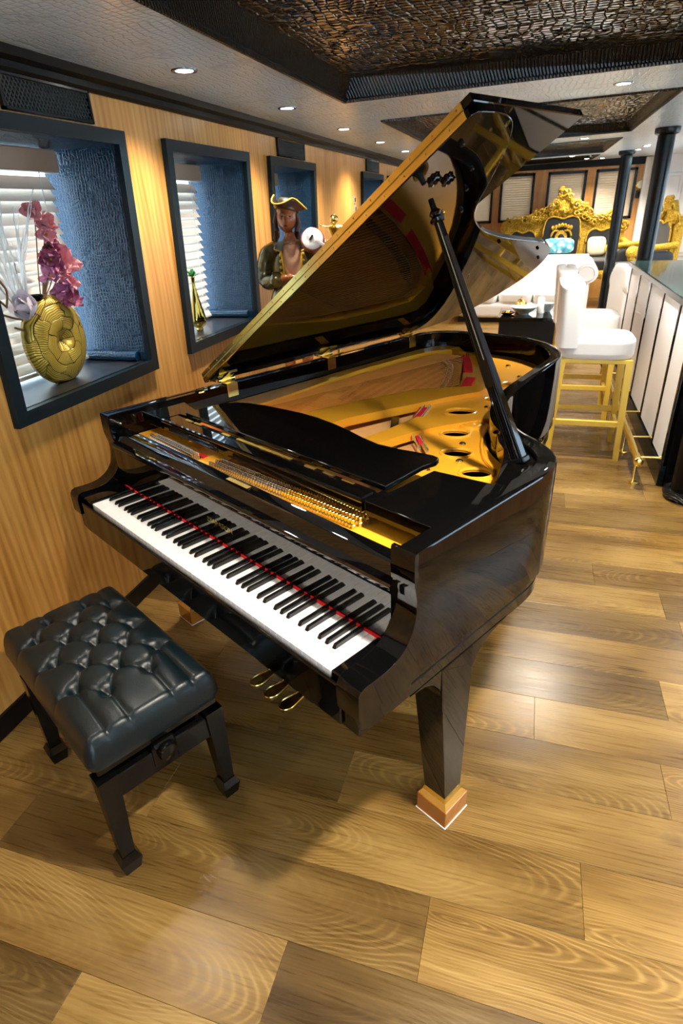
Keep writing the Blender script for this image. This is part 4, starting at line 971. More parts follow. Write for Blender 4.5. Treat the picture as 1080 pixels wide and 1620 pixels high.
# head shaped as a mesh with face
hd = MB()
def headfn(u, v):
    th = u * 2 * pi; ph = pi * v; x = math.sin(ph) * math.cos(th); y = math.sin(ph) * math.sin(th); z = -math.cos(ph)
    X, Y, Z = .058 * x, .066 * y, .082 * z
    front = max(0, -y)
    if z < 0: X *= 1 - .30 * (-z) ** 1.5 * (front * .8 + .2); Y -= .012 * front * (-z)
    nose = math.exp(-((x / .17) ** 2)) * math.exp(-(((z + .14) / .20) ** 2)) * front ** 2; Y -= .017 * nose
    for s in (-1, 1): Y += .008 * math.exp(-(((x - s * .38) / .17) ** 2 + ((z - .10) / .11) ** 2)) * front
    Y -= .006 * math.exp(-((x / .5) ** 2 + ((z - .28) / .10) ** 2)) * front          # brow
    Y -= .006 * math.exp(-((x / .26) ** 2 + ((z + .50) / .07) ** 2)) * front; Y += .004 * math.exp(-((x / .3) ** 2 + ((z + .50) / .02) ** 2)) * front   # lips
    Y -= .007 * math.exp(-((x / .25) ** 2 + ((z + .85) / .14) ** 2)) * front          # chin
    return (X, Y, Z)
hd.grid(headfn, 48, 36)
head = obj('head', hd, skinm, statue, True, 80); head.location = (-.012, -.018, 1.598); head.rotation_euler = (.10, .08, -.12)
for s in (-1, 1):
    e = MB(); e.ell((s * .020, -.052, .008), (.0095, .006, .0055), 10, 8); eo = obj('eye', e, pmat('eye%d' % s, (.05, .025, .012), .15), head, True)
    e = MB(); e.ell((s * .020, -.0565, .008), (.0035, .0015, .0035), 8, 6); obj('iris', e, hairm, eo, True) if False else None
    e = MB(); e.tube([(s * .010, -.060, .022), (s * .022, -.058, .025), (s * .034, -.048, .020)], .0025, 5); obj('eyebrow', e, hairm, head, True)
    e = MB(); e.ell((s * .053, .004, -.004), (.006, .012, .017), 8, 8); obj('ear', e, skinm, head, True)
m_ = MB(); m_.ell((0, -.0655, -.041), (.013, .004, .0045), 10, 6); obj('lips', m_, pmat('lips', (.20, .03, .02), .3), head, True)
m_ = MB(); m_.ell((0, .018, .012), (.062, .058, .072), 16, 12)
for s in (-1, 1):
    for k in range(4): m_.tube([(s * .055, .0 + k * .012, .02), (s * .066, .004 + k * .012, -.03), (s * .060, .0 + k * .014, -.075), (s * (.068 - .004 * k), -.002 + k * .014, -.115), (s * .058, k * .014, -.14)], [.013, .016, .015, .013, .004], 7)
obj('hair', m_, hairm, head, True, 70)
hat = link('hat', None, statue); hat.location = (-.012, -.012, 1.640); hat.rotation_euler = (.10, .16, .45)
m_ = MB(); m_.lathe([(.064, -.008), (.062, .02), (.055, .042), (.037, .056), (.001, .060)], 24); obj('crown', m_, hatm, hat, True, 50)
def brim(u, v):
    a = u * 2 * pi; up_ = .5 + .5 * math.cos(3 * (a - pi / 2)); up2 = 1 - up_            # three turned-up sides, three points
    r = .062 + v * (.022 + .034 * up_); z = -.006 + v * v * (.010 + .055 * up2) + .012 * v * up_
    return (r * math.cos(a) * (1 if v < .5 else 1 - .10 * up2), r * math.sin(a) * (1 if v < .5 else 1 - .10 * up2), z)
m_ = MB(); m_.grid(brim, 60, 8); bo = obj('brim', m_, hatin, hat, True, 80); sm_ = bo.modifiers.new('t', 'SOLIDIFY'); sm_.thickness = .005
m_ = MB(); m_.tube([brim(k / 60, 1.0) for k in range(60)], .0038, 6, closed=True); obj('brim_braid', m_, trimy, hat, True)
# coat: shell over torso and arms, open at the front
def coat(u, v):
    a = -pi / 2 + .50 + u * (2 * pi - 1.0); z = 1.455 - v * .46; t = v
    rx = .085 + .055 * math.sin(min(1, t * 2.2) * pi / 2) - .022 * math.exp(-((t - .45) / .16) ** 2) + .05 * max(0, t - .5)
    ry = .060 + .022 * math.sin(min(1, t * 2) * pi / 2) + .05 * max(0, t - .5); k = .35 + .65 * min(1, t / .08)
    return (rx * k * math.cos(a) * (1 if t > .05 else .75), ry * k * math.sin(a) + .0, z)
m_ = MB(); m_.grid(coat, 40, 22); co = obj('coat', m_, coatm, statue, True, 80); sm_ = co.modifiers.new('t', 'SOLIDIFY'); sm_.thickness = .007
for s, pts in ((-1, [(-.085, 0, 1.425), (-.140, .01, 1.40), (-.166, .01, 1.315), (-.160, -.015, 1.253), (-.10, -.075, 1.265)]), (1, [(.085, 0, 1.425), (.135, 0, 1.395), (.168, -.03, 1.33), (.186, -.078, 1.345)])):
    m_ = MB(); q = catmull(pts, 5); m_.tube([tuple(x) for x in q], [.052 - .010 * i / len(q) + .002 * math.sin(i * 1.6) for i in range(len(q))], 12); m_.ell(q[-1], (.047, .047, .047), 12, 8); obj('sleeve', m_, coatm, co, True, 70)
m_ = MB(); m_.grid(lambda u, v: ((u - .5) * (.10 + .03 * v), -.060 - .018 * math.sin(pi * u) - .012 * math.sin(min(1, v * 2) * pi / 2) - .004 * math.sin(v * 22 + (u - .5) ** 2 * 30), 1.452 - v * .30), 14, 24); obj('shirt', m_, shirtm, statue, True, 80)
m_ = MB()
for z, r in ((1.465, .050), (1.455, .056), (1.444, .060)): m_.tube([(r * math.cos(a), -.004 + r * .85 * math.sin(a), z + .008 * math.cos(a)) for a in [i * pi / 10 for i in range(20)]], .009, 6, closed=True)
obj('neckcloth', m_, shirtm, statue, True)
for s in (-1, 1):
    m_ = MB(); m_.tube([tuple(q) for q in catmull([(s * .052, -.045, 1.465), (s * .062, -.062, 1.425), (s * .056, -.078, 1.37), (s * .052, -.080, 1.31), (s * .060, -.074, 1.25), (s * .075, -.07, 1.17)], 6)], .0075, 6); lo_ = obj('lapel_braid', m_, trimy, co, True)
    for k in range(5):
        b_ = MB(); b_.ell((s * (.066 + .001 * k), -.078, 1.40 - k * .034), (.010, .006, .010), 10, 8); obj('coat_button', b_, trimy, co, True)
    m_ = MB(); m_.prism([(s * .035, 1.478), (s * .085, 1.468), (s * .098, 1.432), (s * .058, 1.418)], -.074, -.062, axis='y'); obj('collar', m_, coatm, co, True)
    m_ = MB(); m_.tube([(s * .085, -.071, 1.468), (s * .098, -.071, 1.432), (s * .058, -.075, 1.418)], .0045, 6); obj('collar_braid', m_, trimy, co, True)
# hands with fingers
def hand(mat, par, base, dirv, side, curl=.6, sc=.62):
    H = MB(); d = Vector(dirv).normalized(); s_ = d.cross(Vector((0, 0, 1))).normalized() * side; n_ = s_.cross(d)
    b = Vector(base); H.ell(b + d * .025 * sc / .62, (.020, .020, .020), 12, 8)
    for k, L in enumerate((.030, .034, .032, .026)):
        o0 = b + d * .034 + s_ * (k - 1.5) * .0105; o1 = o0 + d * L * .55 + n_ * .004; o2 = o1 + (d * .5 - n_ * curl).normalized() * L * .5; o3 = o2 + (d * .1 - n_).normalized() * L * .35
        H.tube([o0, o1, o2, o3], [.0062, .006, .0055, .004], 7)
    t0 = b + d * .012 + s_ * -.018; H.tube([t0, t0 + s_ * -.012 + d * .014, t0 + s_ * -.010 + d * .030], [.0075, .0065, .005], 7)
    return obj('hand', H, mat, par, True, 70)
hand(skinm, statue, (-.045, -.108, 1.277), (1, -.15, .12), 1); hand(skinm, statue, (.200, -.105, 1.41), (-.1, -.25, 1), -1)
m_ = MB(); m_.cbox(-.15, .15, -.13, .13, 0, .60, .012); obj('pedestal', m_, lacq_satin, statue)
# banjo held at the shoulder
bj = thing('banjo', 'white-faced banjo with red-brown rim held up by the pirate statue', 'banjo', (-1.222, 3.43, 1.478), 0)
nb = Vector((.28, -.80, .42)).normalized(); nk = Vector((.86, .08, -.50)).normalized(); yb_ = nb.cross(nk).normalized(); nk = yb_.cross(nb).normalized(); R3 = Matrix((nk, yb_, nb)).transposed().to_4x4()
m_ = MB(); m_.lathe([(.001, .016), (.055, .016), (.060, .013), (.060, .010)], 30, m=R3); obj('drum_head', m_, pmat('banjo_skin', (.85, .83, .83), .35), bj, True, 50)
m_ = MB(); m_.lathe([(.060, .011), (.066, .008), (.066, -.028), (.050, -.034), (.001, -.034)], 30, m=R3); obj('drum_rim', m_, pmat('banjo_red', (.28, .05, .02), .25), bj, True, 40)
m_ = MB(); m_.frustum((.05, .20, -.012, .012, .004), (.05, .20, -.010, .010, .018)); m_.v = [tuple(R3 @ Vector(v)) for v in m_.v]; obj('neck', m_, pmat('banjo_neck', (.80, .72, .74), .35), bj)
m_ = MB(); m_.box(.06, .21, -.015, .015, -.014, .004, m=R3); obj('neck_back', m_, MATS['banjo_red'], bj)
m_ = MB(); m_.box(-.014, -.004, -.016, .016, .016, .020, m=R3); obj('bridge', m_, lacq_satin, bj)
m_ = MB()
for k in range(4): m_.tube([R3 @ Vector((-.05, -.009 + k * .006, .020)), R3 @ Vector((.20, -.006 + k * .004, .021))], .0006, 4)
o = obj('banjo_strings', m_, chrome, bj); o['kind'] = 'stuff'
# brass ornament behind
orn = thing('brass_ornament', 'brass floor candelabra with a ball finial and leaf tiers beside the pirate statue', 'candelabra', (-1.24, 3.90, 0))
m_ = MB(); m_.lathe([(.11, 0), (.11, .02), (.04, .05), (.018, .10), (.014, .6), (.03, .64), (.014, .68), (.014, 1.30), (.022, 1.32), (.012, 1.36)], 16); obj('stand', m_, brass_old, orn, True, 50)
for t_, (z, r, n) in enumerate(((1.375, .060, 10), (1.40, .052, 9), (1.425, .044, 8))):
    pm2 = petal_mesh('leaf', brass, r, .014, .55, 0)
    for k in range(n): o = link('leaf', pm2, orn); o.location = (0, 0, z); o.rotation_euler = (.1, 0, 2 * pi * k / n + t_ * .3)
m_ = MB(); m_.lathe([(.012, 1.42), (.030, 1.45), (.020, 1.475), (.038, 1.515), (.040, 1.525), (.012, 1.535), (.010, 1.55)], 18); obj('cup', m_, brass_old, orn, True, 50)
m_ = MB(); m_.ell((0, 0, 1.572), (.027, .027, .027), 16, 12); obj('ball_finial', m_, brass, orn, True)
for s in (-1, 1):
    m_ = MB(); m_.tube([(s * .01, 0, 1.535), (s * .05, 0, 1.53), (s * .085, 0, 1.54)], [.006, .005, .003], 6); m_.ell((s * .088, 0, 1.542), (.011, .008, .007), 8, 6); obj('arm', m_, brass, orn, True)

# ================================================================== PILLARS
def pillar(x, y, label, rope=False):
    t = thing('pillar', label, 'pillar', (x, y, 0)); r = .072; h = ceil_z(x, y) - .001
    m_ = MB(); m_.lathe([(r, .0), (r, h - .03)], 28); obj('shaft', m_, steel_black, t, True, 50)
    m_ = MB(); m_.lathe([(r, h - .06), (.10, h - .045), (.105, h - .03), (.105, h)], 28); obj('collar', m_, steel_black, t, True, 40)
    if rope:
        m_ = MB(); m_.tube([(.105 * math.cos(a), .105 * math.sin(a), .03 + .0) for a in [i * 2 * pi / 40 for i in range(40)]], .028, 10, closed=True); obj('rope_ring', m_, rope_blk, t, True)
        m_ = MB(); m_.lathe([(.088, 0), (.092, .35), (.085, .9), (.082, 1.05)], 28, fl=lambda a, z: 1 + .03 * math.cos(14 * a)); obj('fluted_wrap', m_, crown_blk, t, True, 60)
    return t
pillar(1.0, 3.60, 'fluted black pillar with a rope ring at its foot at the near end of the bar', True)
pillar(1.0, 6.72, 'black steel pillar beside the far end of the bar counter')
pillar(1.0, 9.65, 'slim black steel pillar in front of the golden throne sofa')

# ================================================================== BAR
bar = thing('bar_counter', 'bar counter with white panels, black strips and a dark glass top', 'bar', (0, 0, 0))
BX = .872; BY0, BY1 = 3.74, 6.45
m_ = MB(); m_.cbox(BX - .03, 1.45, BY0 - .02, BY1 + .05, 1.045, 1.085, .004); obj('countertop', m_, glassy, bar)
m_ = MB(); m_.cbox(BX - .034, BX - .028, BY0 - .02, BY1 + .05, 1.043, 1.082, .002); obj('top_edge', m_, steel_black, bar)
m_ = MB(); m_.box(BX + .02, 1.40, BY0, BY1, .0, 1.045); obj('body', m_, lacq_satin, bar)
m_ = MB(); m_.cbox(BX - .012, BX + .03, BY0, BY1, .0, .13, .003); obj('kick_board', m_, steel_black, bar)
def mk_panel():
    m = pmat('bar_panel', (.82, .82, .84), .35); mp = mapping(m, (90, 90, 90)); v = nn(m, 'ShaderNodeTexVoronoi'); v.inputs['Scale'].default_value = 1; ln(m, mp.outputs[0], v.inputs[0]); bump(m, v.outputs['Distance'], .3, .003); return m
pmt = mk_panel()
edges_y = [3.765, 4.14, 4.70, 5.28, 5.86, 6.43]
for k in range(5):
    a, b = edges_y[k], edges_y[k + 1]
    m_ = MB(); m_.cbox(BX - .004, BX + .021, a + .022, b - .022, .145, 1.042, .004); obj('panel', m_, pmt, bar)
for y in edges_y:
    m_ = MB(); m_.cbox(BX - .010, BX + .022, y - .018, y + .018, .13, 1.044, .003); obj('strip', m_, lacq, bar)
    m_ = MB(); m_.ell((BX - .014, y, .18), (.012, .012, .012), 10, 8); obj('stud', m_, brass, bar, True)
rail = thing('foot_rail', 'brass foot rail on short posts along the bottom of the bar', 'foot rail', (0, 0, 0))
m_ = MB(); m_.tube([(.725, 3.70, .17), (.725, 6.40, .17)], .024, 14); obj('rail', m_, brass, rail, True, 50)
for y in (3.70, 6.40): m_ = MB(); m_.ell((.725, y, .17), (.030, .022, .030), 14, 10); obj('end_cap', m_, brass, rail, True)
for y in (3.76, 4.30, 5.28, 6.30):
    m_ = MB(); m_.lathe([(.034, 0), (.034, .006), (.012, .010), (.008, .02), (.008, .15)], 14, (.725, y, 0)); obj('post', m_, brass, rail, True, 40)
for y in edges_y[:5]:
    m_ = MB(); m_.tube([(.725, y, .175), (BX - .02, y, .18)], .007, 8); obj('bracket', m_, brass, rail, True)
# stools
def stool(loc, label):
    t = thing('bar_stool', label, 'bar stool', loc, 0, 'white bar stools at the bar')
    # local: faces +x (bar), origin at floor centre of the seat
    m_ = MB()
    def cushion(mb, x0, x1, y0, y1, z0, z1, r=.03, n=10):
        prof = []
        def fn(u, v):
            a = u * 2 * pi; ca, sa = math.cos(a), math.sin(a); p = 5.0
            q = (abs(ca) ** p + abs(sa) ** p) ** (-1 / p); X, Y = ca * q, sa * q
            if v < .2: s = .93 + .07 * math.sin(v / .2 * pi / 2); z = z0
            if v < .25: s = .92 + .08 * (v / .25); z = z0 + (r * (1 - math.cos(v / .25 * pi / 2)))
            elif v < .6: s = 1; z = z0 + r + (z1 - z0 - 2 * r) * (v - .25) / .35
            else: w_ = (v - .6) / .4; s = 1 - .98 * w_ ** 2.2 if w_ > 0 else 1; z = z1 - r + r * (1 - (1 - w_) ** 3)
            return ((x0 + x1) / 2 + X * s * (x1 - x0) / 2, (y0 + y1) / 2 + Y * s * (y1 - y0) / 2, z)
        mb.grid(fn, 48, 20)
    cushion(m_, -.225, .245, -.205, .205, .685, .825); obj('seat', m_, white_leather, t, True, 70)
    m_ = MB()
    def back(u, v):
        a = u * 2 * pi; ca, sa = math.cos(a), math.sin(a); p = 4.0; q = (abs(ca) ** p + abs(sa) ** p) ** (-1 / p); Y = sa * q * .205; X = ca * q * .072 + .03 * (abs(sa * q) ** 3) * (1 if ca > 0 else 0)
        z = .76 + .395 * min(1, v / .8); s = 1
        if v > .8: w_ = (v - .8) / .2; s = 1 - .97 * w_ ** 2; z = 1.155 + .022 * math.sin(w_ * pi / 2)
        z = min(z, z)
        return (-.175 - .05 * max(0, (z - .8)) + X * s + .05 * (Y / .205) ** 2 * 0, Y * s, z - (.02 * abs(sa * q) ** 3 if v > .75 else 0))
    m_.grid(back, 44, 22); obj('backrest', m_, white_leather, t, True, 70)
    m_ = MB(); m_.cbox(-.215, .235, -.195, .195, .66, .69, .004); obj('seat_rail', m_, stoolgold, t)
    L = {}
    for sx, X in ((-1, -.195), (1, .215)):
        for sy in (-1, 1):
            m_ = MB(); fx = X + sx * .02; fy = sy * .185
            m_.frustum((fx - .017, fx + .017, fy - .017, fy + .017, 0), (X - .022, X + .022, sy * .175 - .022, sy * .175 + .022, .675)); obj('leg', m_, stoolgold, t)
    for sy in (-1, 1): m_ = MB(); m_.cbox(-.205, .225, sy * .18 - .012, sy * .18 + .012, .235, .275, .003); obj('stretcher', m_, stoolgold, t)
    for X, z in ((-.205, .36), (.225, .20)): m_ = MB(); m_.cbox(X - .012, X + .012, -.175, .175, z - .02, z + .02, .003); obj('stretcher', m_, stoolgold, t)
    return t
s1 = stool((.425, 4.32, 0), 'nearest white leather bar stool on gold legs, behind the piano tail')
s2 = dup(s1, (.425, 5.22, 0), None, 'white bar stool half hidden behind the nearest one')

# ================================================================== FAR LOUNGE
sofa = thing('white_sofa', 'white tufted sofa with rolled arms facing the black coffee table', 'sofa', (-.20, 9.95, 0)); sofa.scale = (1, 1, .9)
def soft(mb, x0, x1, y0, y1, z0, z1, p=5.0, n=36, k=18):
    def fn(u, v):
        a = u * 2 * pi; ph = -pi / 2 + pi * v; ca, sa = math.cos(a), math.sin(a); c, s = math.cos(ph), math.sin(ph)
        q = (abs(ca) ** p + abs(sa) ** p) ** (-1 / p); g = (abs(c) ** p + abs(s) ** p) ** (-1 / p) if (abs(c) > 1e-6 or abs(s) > 1e-6) else 1
        return ((x0 + x1) / 2 + (x1 - x0) / 2 * ca * q * c * g, (y0 + y1) / 2 + (y1 - y0) / 2 * sa * q * c * g, (z0 + z1) / 2 + (z1 - z0) / 2 * s * g)
    return mb.grid(fn, n, k)
for k in range(3):
    m_ = MB(); soft(m_, -.80 + k * .5, -.30 + k * .5, -.45, .30, .28, .50); obj('seat_cushion', m_, white_leather, sofa, True, 70)
m_ = MB(); soft(m_, -.95, .95, -.44, .45, .06, .32, 8); obj('base', m_, white_leather, sofa, True, 70)
m_ = MB(); m_.cbox(-.88, .88, -.40, .40, 0, .07, .004); obj('plinth', m_, lacq_satin, sofa)
m_ = MB(); soft(m_, -.95, .95, .22, .48, .25, .93, 6)
m_.tube([(-.95, .36, .86), (.95, .36, .86)], .12, 18); obj('backrest', m_, white_leather, sofa, True, 70)
for s in (-1, 1):
    m_ = MB(); soft(m_, s * .87 - .10, s * .87 + .10, -.46, .46, .08, .74, 8); m_.tube([(s * .90, -.47, .76), (s * .90, .47, .80)], .155, 22); ao = obj('rolled_arm', m_, white_leather, sofa, True, 60)
    m_ = MB(); m_.tube([(s * .90 + .11 * math.cos(a), -.472, .76 + .11 * math.sin(a)) for a in [i * 2 * pi / 24 for i in range(24)]], .008, 6, closed=True); obj('piping', m_, white_leather, ao, True)
bm_ = MB(); bm_.ell((0, 0, 0), (.014, .008, .014), 8, 6); bmm = bm_.mesh('button', white_fabric, True)
for k in range(9):
    for r in range(3):
        o = link('button', bmm, sofa); o.location = (-.8 + .2 * k + (.1 if r % 2 else 0), .215 if r else .235, .50 + .12 * r)
def cushion_thing(name, label, loc, rot, size, mat, cat='cushion'):
    m_ = MB(); a, b, c = size
    def fn(u, v):
        th = u * 2 * pi; ph = -pi / 2 + pi * v; ca, sa = math.cos(th), math.sin(th); q = (abs(ca) ** 4 + abs(sa) ** 4) ** (-.25); c_ = math.cos(ph)
        return (a * ca * q * c_ ** .6, b * sa * q * c_ ** .6, c * math.sin(ph))
    m_.grid(fn, 32, 12); o = obj(name, m_, mat, None, True, 75); o.location = loc; o.rotation_euler = rot; return tag(o, label, cat)
def mk_pattern():
    m = pmat('teal_pattern', (.1, .3, .35), .7); mp = mapping(m, (14, 14, 14)); v = nn(m, 'ShaderNodeTexVoronoi'); v.inputs['Scale'].default_value = 1; ln(m, mp.outputs[0], v.inputs[0]); c = ramp(m, v.outputs['Distance'], [(0, (.75, .68, .45)), (.3, (.75, .78, .74)), (.45, (.06, .30, .36)), (.8, (.02, .12, .2))]); ln(m, c.outputs[0], bsdf(m).inputs['Base Color']); return m
cushion_thing('patterned_cushion', 'teal and cream patterned cushion on the back of the white sofa', (.30, 10.40, 1.0), (math.radians(62), 0, 0), (.23, .115, .06), mk_pattern())
cushion_thing('pink_cushion', 'pale pink cushion leaning on the white sofa back', (-.28, 9.99, .70), (math.radians(68), 0, .1), (.21, .20, .07), pmat('pink_cloth', (.80, .62, .62), .8))
# coffee table and its things
ct = thing('coffee_table', 'low black coffee table with a glossy top in front of the white sofa', 'table', (.08, 7.75, 0))
m_ = MB(); m_.cbox(-.45, .48, -.38, .38, .385, .42, .004); obj('tabletop', m_, lacq, ct)
m_ = MB(); m_.cbox(-.43, .46, -.36, .36, .02, .385, .006); obj('body', m_, lacq_satin, ct)
m_ = MB(); m_.cbox(-.40, .43, -.33, .33, 0, .025, .003); obj('plinth', m_, crown_blk, ct)
celadon = pmat('celadon', (.62, .72, .70), .2)
def bowl(loc, r, h, label, mat):
    m_ = MB(); m_.lathe([(.4 * r, 0), (.42 * r, .012), (.7 * r, h * .45), (r, h), (.97 * r, h), (.66 * r, h * .5), (.30 * r, .02), (.001, .018)], 28); o = obj('bowl', m_, mat, None, True, 45); o.location = loc; return tag(o, label, 'bowl')
bowl((-.085, 7.66, .42), .155, .085, 'wide pale celadon bowl on the coffee table', celadon)
bowl((.19, 7.85, .42), .085, .10, 'small pale bowl beside the white candle on the coffee table', celadon)
m_ = MB(); m_.lathe([(.038, 0), (.040, .01), (.040, .17), (.030, .185), (.004, .185), (.003, .20)], 18); o = obj('candle', m_, white_fabric, None, True, 45); o.location = (.105, 7.72, .42); tag(o, 'white pillar candle on the coffee table', 'candle')
gl = thing('gold_lidded_jar', 'small round gold jar behind the celadon bowl', 'jar', (-.13, 7.93, .42)); m_ = MB(); m_.lathe([(.03, 0), (.06, .02), (.075, .06), (.06, .10), (.03, .115)], 20); obj('body', m_, brass_old, gl, True, 50); m_ = MB(); m_.lathe([(.045, .108), (.04, .125), (.008, .14), (.012, .152), (.001, .16)], 16); obj('jar_lid', m_, brass, gl, True)
gt = thing('gold_tray', 'small gold leaf-shaped dish at the near corner of the coffee table', 'dish', (-.27, 7.62, .42)); m_ = MB(); m_.lathe([(.04, 0), (.06, .008), (.085, .03), (.078, .03), (.05, .012), (.001, .010)], 22, fl=lambda a, z: 1 + .16 * math.cos(5 * a)); obj('dish', m_, brass, gt, True, 50)
m_ = MB(); m_.ell((.01, 0, .03), (.03, .025, .02), 12, 8); obj('ornament', m_, brass, gt, True)
# white armchair between the pillars
ac = thing('white_armchair', 'white upholstered armchair seen between the two far pillars', 'armchair', (1.32, 8.35, 0), math.radians(8))
m_ = MB(); soft(m_, -.36, .36, -.36, .30, .10, .46, 6); obj('seat', m_, white_leather, ac, True, 70)
m_ = MB(); soft(m_, -.36, -.20, -.36, .36, .10, .90, 5); obj('backrest', m_, white_leather, ac, True, 70)
for s in (-1, 1): m_ = MB(); soft(m_, -.32, .34, s * .33 - .08, s * .33 + .08, .10, .64, 5); m_.ell((-.26, s * .31, .70), (.10, .10, .16), 16, 12); obj('arm', m_, white_leather, ac, True, 70)
for x in (-.28, .28):
    for y in (-.28, .28): m_ = MB(); m_.frustum((x - .015, x + .015, y - .015, y + .015, 0), (x - .022, x + .022, y - .022, y + .022, .13)); obj('leg', m_, lacq_satin, ac)
# golden throne sofa
carvedgold = paint('throne_gold', (.42, .24, .015), (.85, .55, .05), .3, 60, .45); bump(carvedgold, [n for n in carvedgold.node_tree.nodes if n.type == 'TEX_NOISE'][0].outputs[0], .8, .03)
velvet = pmat('black_velvet', (.006, .007, .010), .6, sheen=.3)
rb = random.Random(21)
def scrolls(par, path, n, r0, r1, depth=.05, y=0):
    P = catmull([(a, 0, b) for a, b in path], 12)
    for k in range(n):
        p = P[int(k * (len(P) - 1) / (n - 1))]; r = rb.uniform(r0, r1)
        mb = MB(); turns = [(p.x + r * (1 - .045 * i) * math.cos(i * .62 + k), y - depth / 2 - .002 * i, p.z + r * (1 - .045 * i) * math.sin(i * .62 + k)) for i in range(15)]
        mb.tube(turns, [r * .38 * (1 - .04 * i) for i in range(15)], 6); obj('scroll', mb, carvedgold, par, True, 70)
def throne(name, label, loc, rot, half, panels, crest):
    t = thing(name, label, 'sofa' if half > .6 else 'armchair', loc, rot)
    top = [(-half, .95), (-half * .98, 1.22), (-half * .80, 1.36), (-half * .55, 1.34), (-half * .38, 1.46), (-half * .16, 1.56), (0, crest), (half * .16, 1.56), (half * .38, 1.46), (half * .55, 1.34), (half * .80, 1.36), (half * .98, 1.22), (half, .95)]
    poly = [(v.x, v.z) for v in catmull([(a, 0, b) for a, b in top], 6)] + [(half * .95, .62), (-half * .95, .62)]
    m_ = MB(); m_.prism(poly, -.02, .05, axis='y'); obj('back_frame', m_, carvedgold, t, True, 40)
    for (cx, hw, z0, z1) in panels:
        pts = [(cx - hw, z0), (cx - hw * 1.04, (z0 + z1) / 2), (cx - hw * .92, z1 - .06), (cx - hw * .5, z1), (cx, z1 - .035), (cx + hw * .5, z1), (cx + hw * .92, z1 - .06), (cx + hw * 1.04, (z0 + z1) / 2), (cx + hw, z0)]
        m_ = MB(); m_.prism([(v.x, v.z) for v in catmull([(a, 0, b) for a, b in pts], 4)], -.05, .0, axis='y'); pn = obj('back_panel', m_, velvet, t, True, 40)
        m_ = MB(); m_.tube([(v.x, -.045, v.z) for v in catmull([(a, 0, b) for a, b in pts], 4)], .016, 6); obj('panel_moulding', m_, carvedgold, pn, True, 70)
    scrolls(t, top[1:-1], 30 if half > .6 else 14, .045, .085)
    scrolls(t, [(-half * .5, 1.28), (-half * .3, 1.38), (0, 1.47), (half * .3, 1.38), (half * .5, 1.28)], 16, .03, .055, .07)
    m_ = MB(); soft(m_, -half * .93, half * .93, -.62, 0, .56, .76, 6); obj('seat', m_, velvet, t, True, 70)
    m_ = MB(); m_.cbox(-half, half, -.64, .02, .46, .58, .02); obj('seat_rail', m_, carvedgold, t)
    scrolls(t, [(-half * .9, .52), (0, .47), (half * .9, .52)], 14, .035, .05, 0, -.65)
    for s in (-1, 1):
        m_ = MB(); m_.tube([tuple(q) for q in catmull([(s * half, 0, 1.0), (s * half * 1.02, -.25, .98), (s * half * 1.02, -.52, .96), (s * half * 1.02, -.62, .88), (s * half, -.56, .80), (s * half, -.55, .58)], 6)], .045, 10); m_.ell((s * half * 1.02, -.60, .93), (.075, .085, .085), 14, 10); obj('arm', m_, carvedgold, t, True, 70)
        m_ = MB(); soft(m_, s * half * .98 - .05, s * half * .98 + .05, -.50, -.02, .62, .93, 5); obj('arm_pad', m_, velvet, t, True, 70)
        for y in (-.58, -.02):
            m_ = MB(); m_.tube([tuple(q) for q in catmull([(s * half * .93, y, .50), (s * half * 1.0, y - .03, .36), (s * half * .92, y, .18), (s * half * .96, y - .04, .04), (s * half * .97, y - .05, 0.0)], 5)], [.06 - .0015 * i for i in range(21)], 8); obj('leg', m_, carvedgold, t, True, 70)
    return t
th = throne('throne_sofa', 'gold carved baroque throne sofa with black velvet back panels', (.36, 11.6, 0), 0, .98, [(-.63, .22, .80, 1.18), (0.0, .29, .80, 1.38), (.63, .22, .80, 1.18)], 1.76)
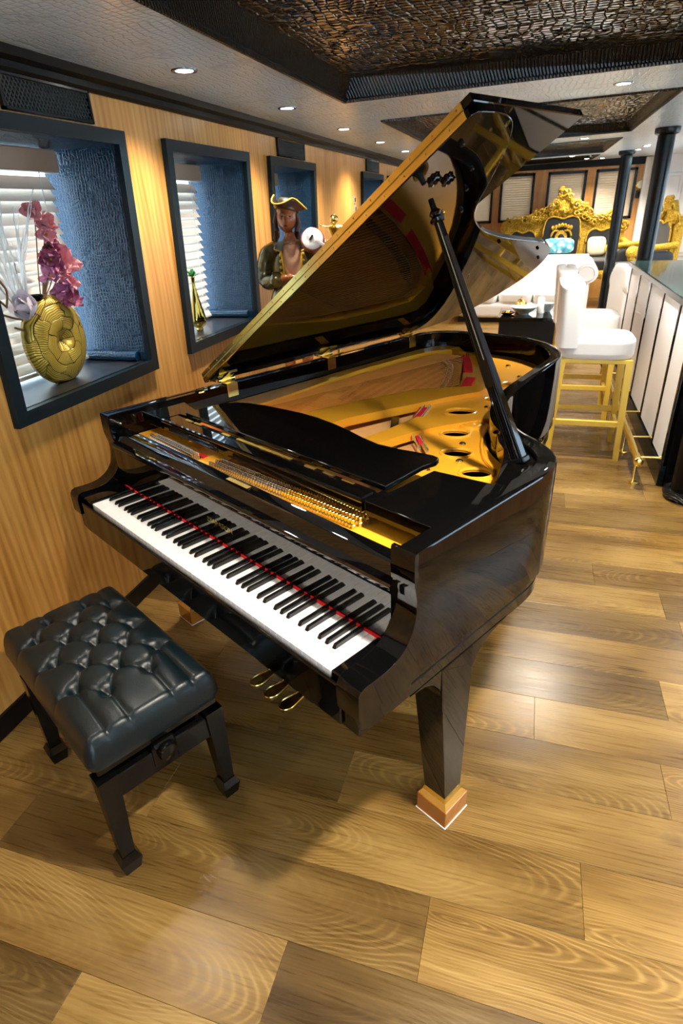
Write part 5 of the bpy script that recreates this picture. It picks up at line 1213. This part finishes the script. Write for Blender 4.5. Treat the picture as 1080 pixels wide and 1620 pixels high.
# crest emblem on the middle panel
em = MB(); em.ell((.0, -.06, 1.06), (.10, .012, .11), 20, 12); e_ = obj('emblem', em, carvedgold, th, True)
em = MB()
for s in (-1, 1): em.tube([tuple(q) for q in catmull([(s * .05, -.062, 1.16), (s * .12, -.062, 1.16), (s * .16, -.062, 1.08), (s * .13, -.062, .97), (s * .06, -.062, .91)], 5)], .018, 6)
for k in range(7): em.ell(((k - 3) * .048, -.062, 1.23 + .02 * math.cos(k - 3)), (.026, .012, .035), 10, 8)
obj('emblem_wreath', em, carvedgold, th, True)
em = MB(); em.ell((.0, -.07, 1.06), (.05, .012, .06), 16, 10); obj('emblem_shield', em, velvet, th, True)
th2 = throne('throne_chair', 'gold carved throne armchair with black velvet turned away beyond the big pillar', (1.75, 10.28, 0), math.radians(-75), .40, [(0, .24, .80, 1.30)], 1.52)
cushion_thing('round_cushion', 'round cream cushion leaning in the corner of the throne sofa', (.93, 11.36, .92), (math.radians(75), 0, .2), (.15, .15, .06), pmat('cream_cloth', (.75, .66, .45), .7))
# side table with dish beside throne
stb = thing('side_table', 'small cream-topped round side table beside the throne armchair', 'table', (1.38, 9.42, 0)); m_ = MB(); m_.lathe([(.20, .62), (.21, .63), (.21, .65), (.20, .66)], 24); obj('tabletop', m_, pmat('cream_stone', (.75, .72, .60), .2), stb, True, 40); m_ = MB(); m_.lathe([(.14, 0), (.14, .02), (.03, .05), (.025, .6), (.06, .62)], 18); obj('pedestal', m_, lacq_satin, stb, True, 40)
# brass gauge and black box on far wall
gg = thing('brass_gauge', 'round brass ship gauge on the far wood wall', 'gauge', (1.55, YB, 1.80)); m_ = MB(); m_.lathe([(.075, 0), (.075, .03), (.06, .04), (.055, .03), (.001, .03)], 24, m=Matrix.Rotation(pi / 2, 4, 'X')); obj('case', m_, brass, gg, True, 40); m_ = MB(); m_.lathe([(.05, .031), (.05, .034), (.001, .034)], 20, m=Matrix.Rotation(pi / 2, 4, 'X')); obj('dial', m_, paint_white, gg)
bx_ = thing('wall_box', 'small black control box under the brass gauge', 'box', (1.55, YB, 1.66)); m_ = MB(); m_.cbox(-.055, .055, -.03, 0, -.055, .055, .006); obj('case', m_, lacq_satin, bx_); m_ = MB(); m_.cbox(-.03, .03, -.036, -.028, -.02, .03, .003); obj('screen', m_, lacq, bx_)
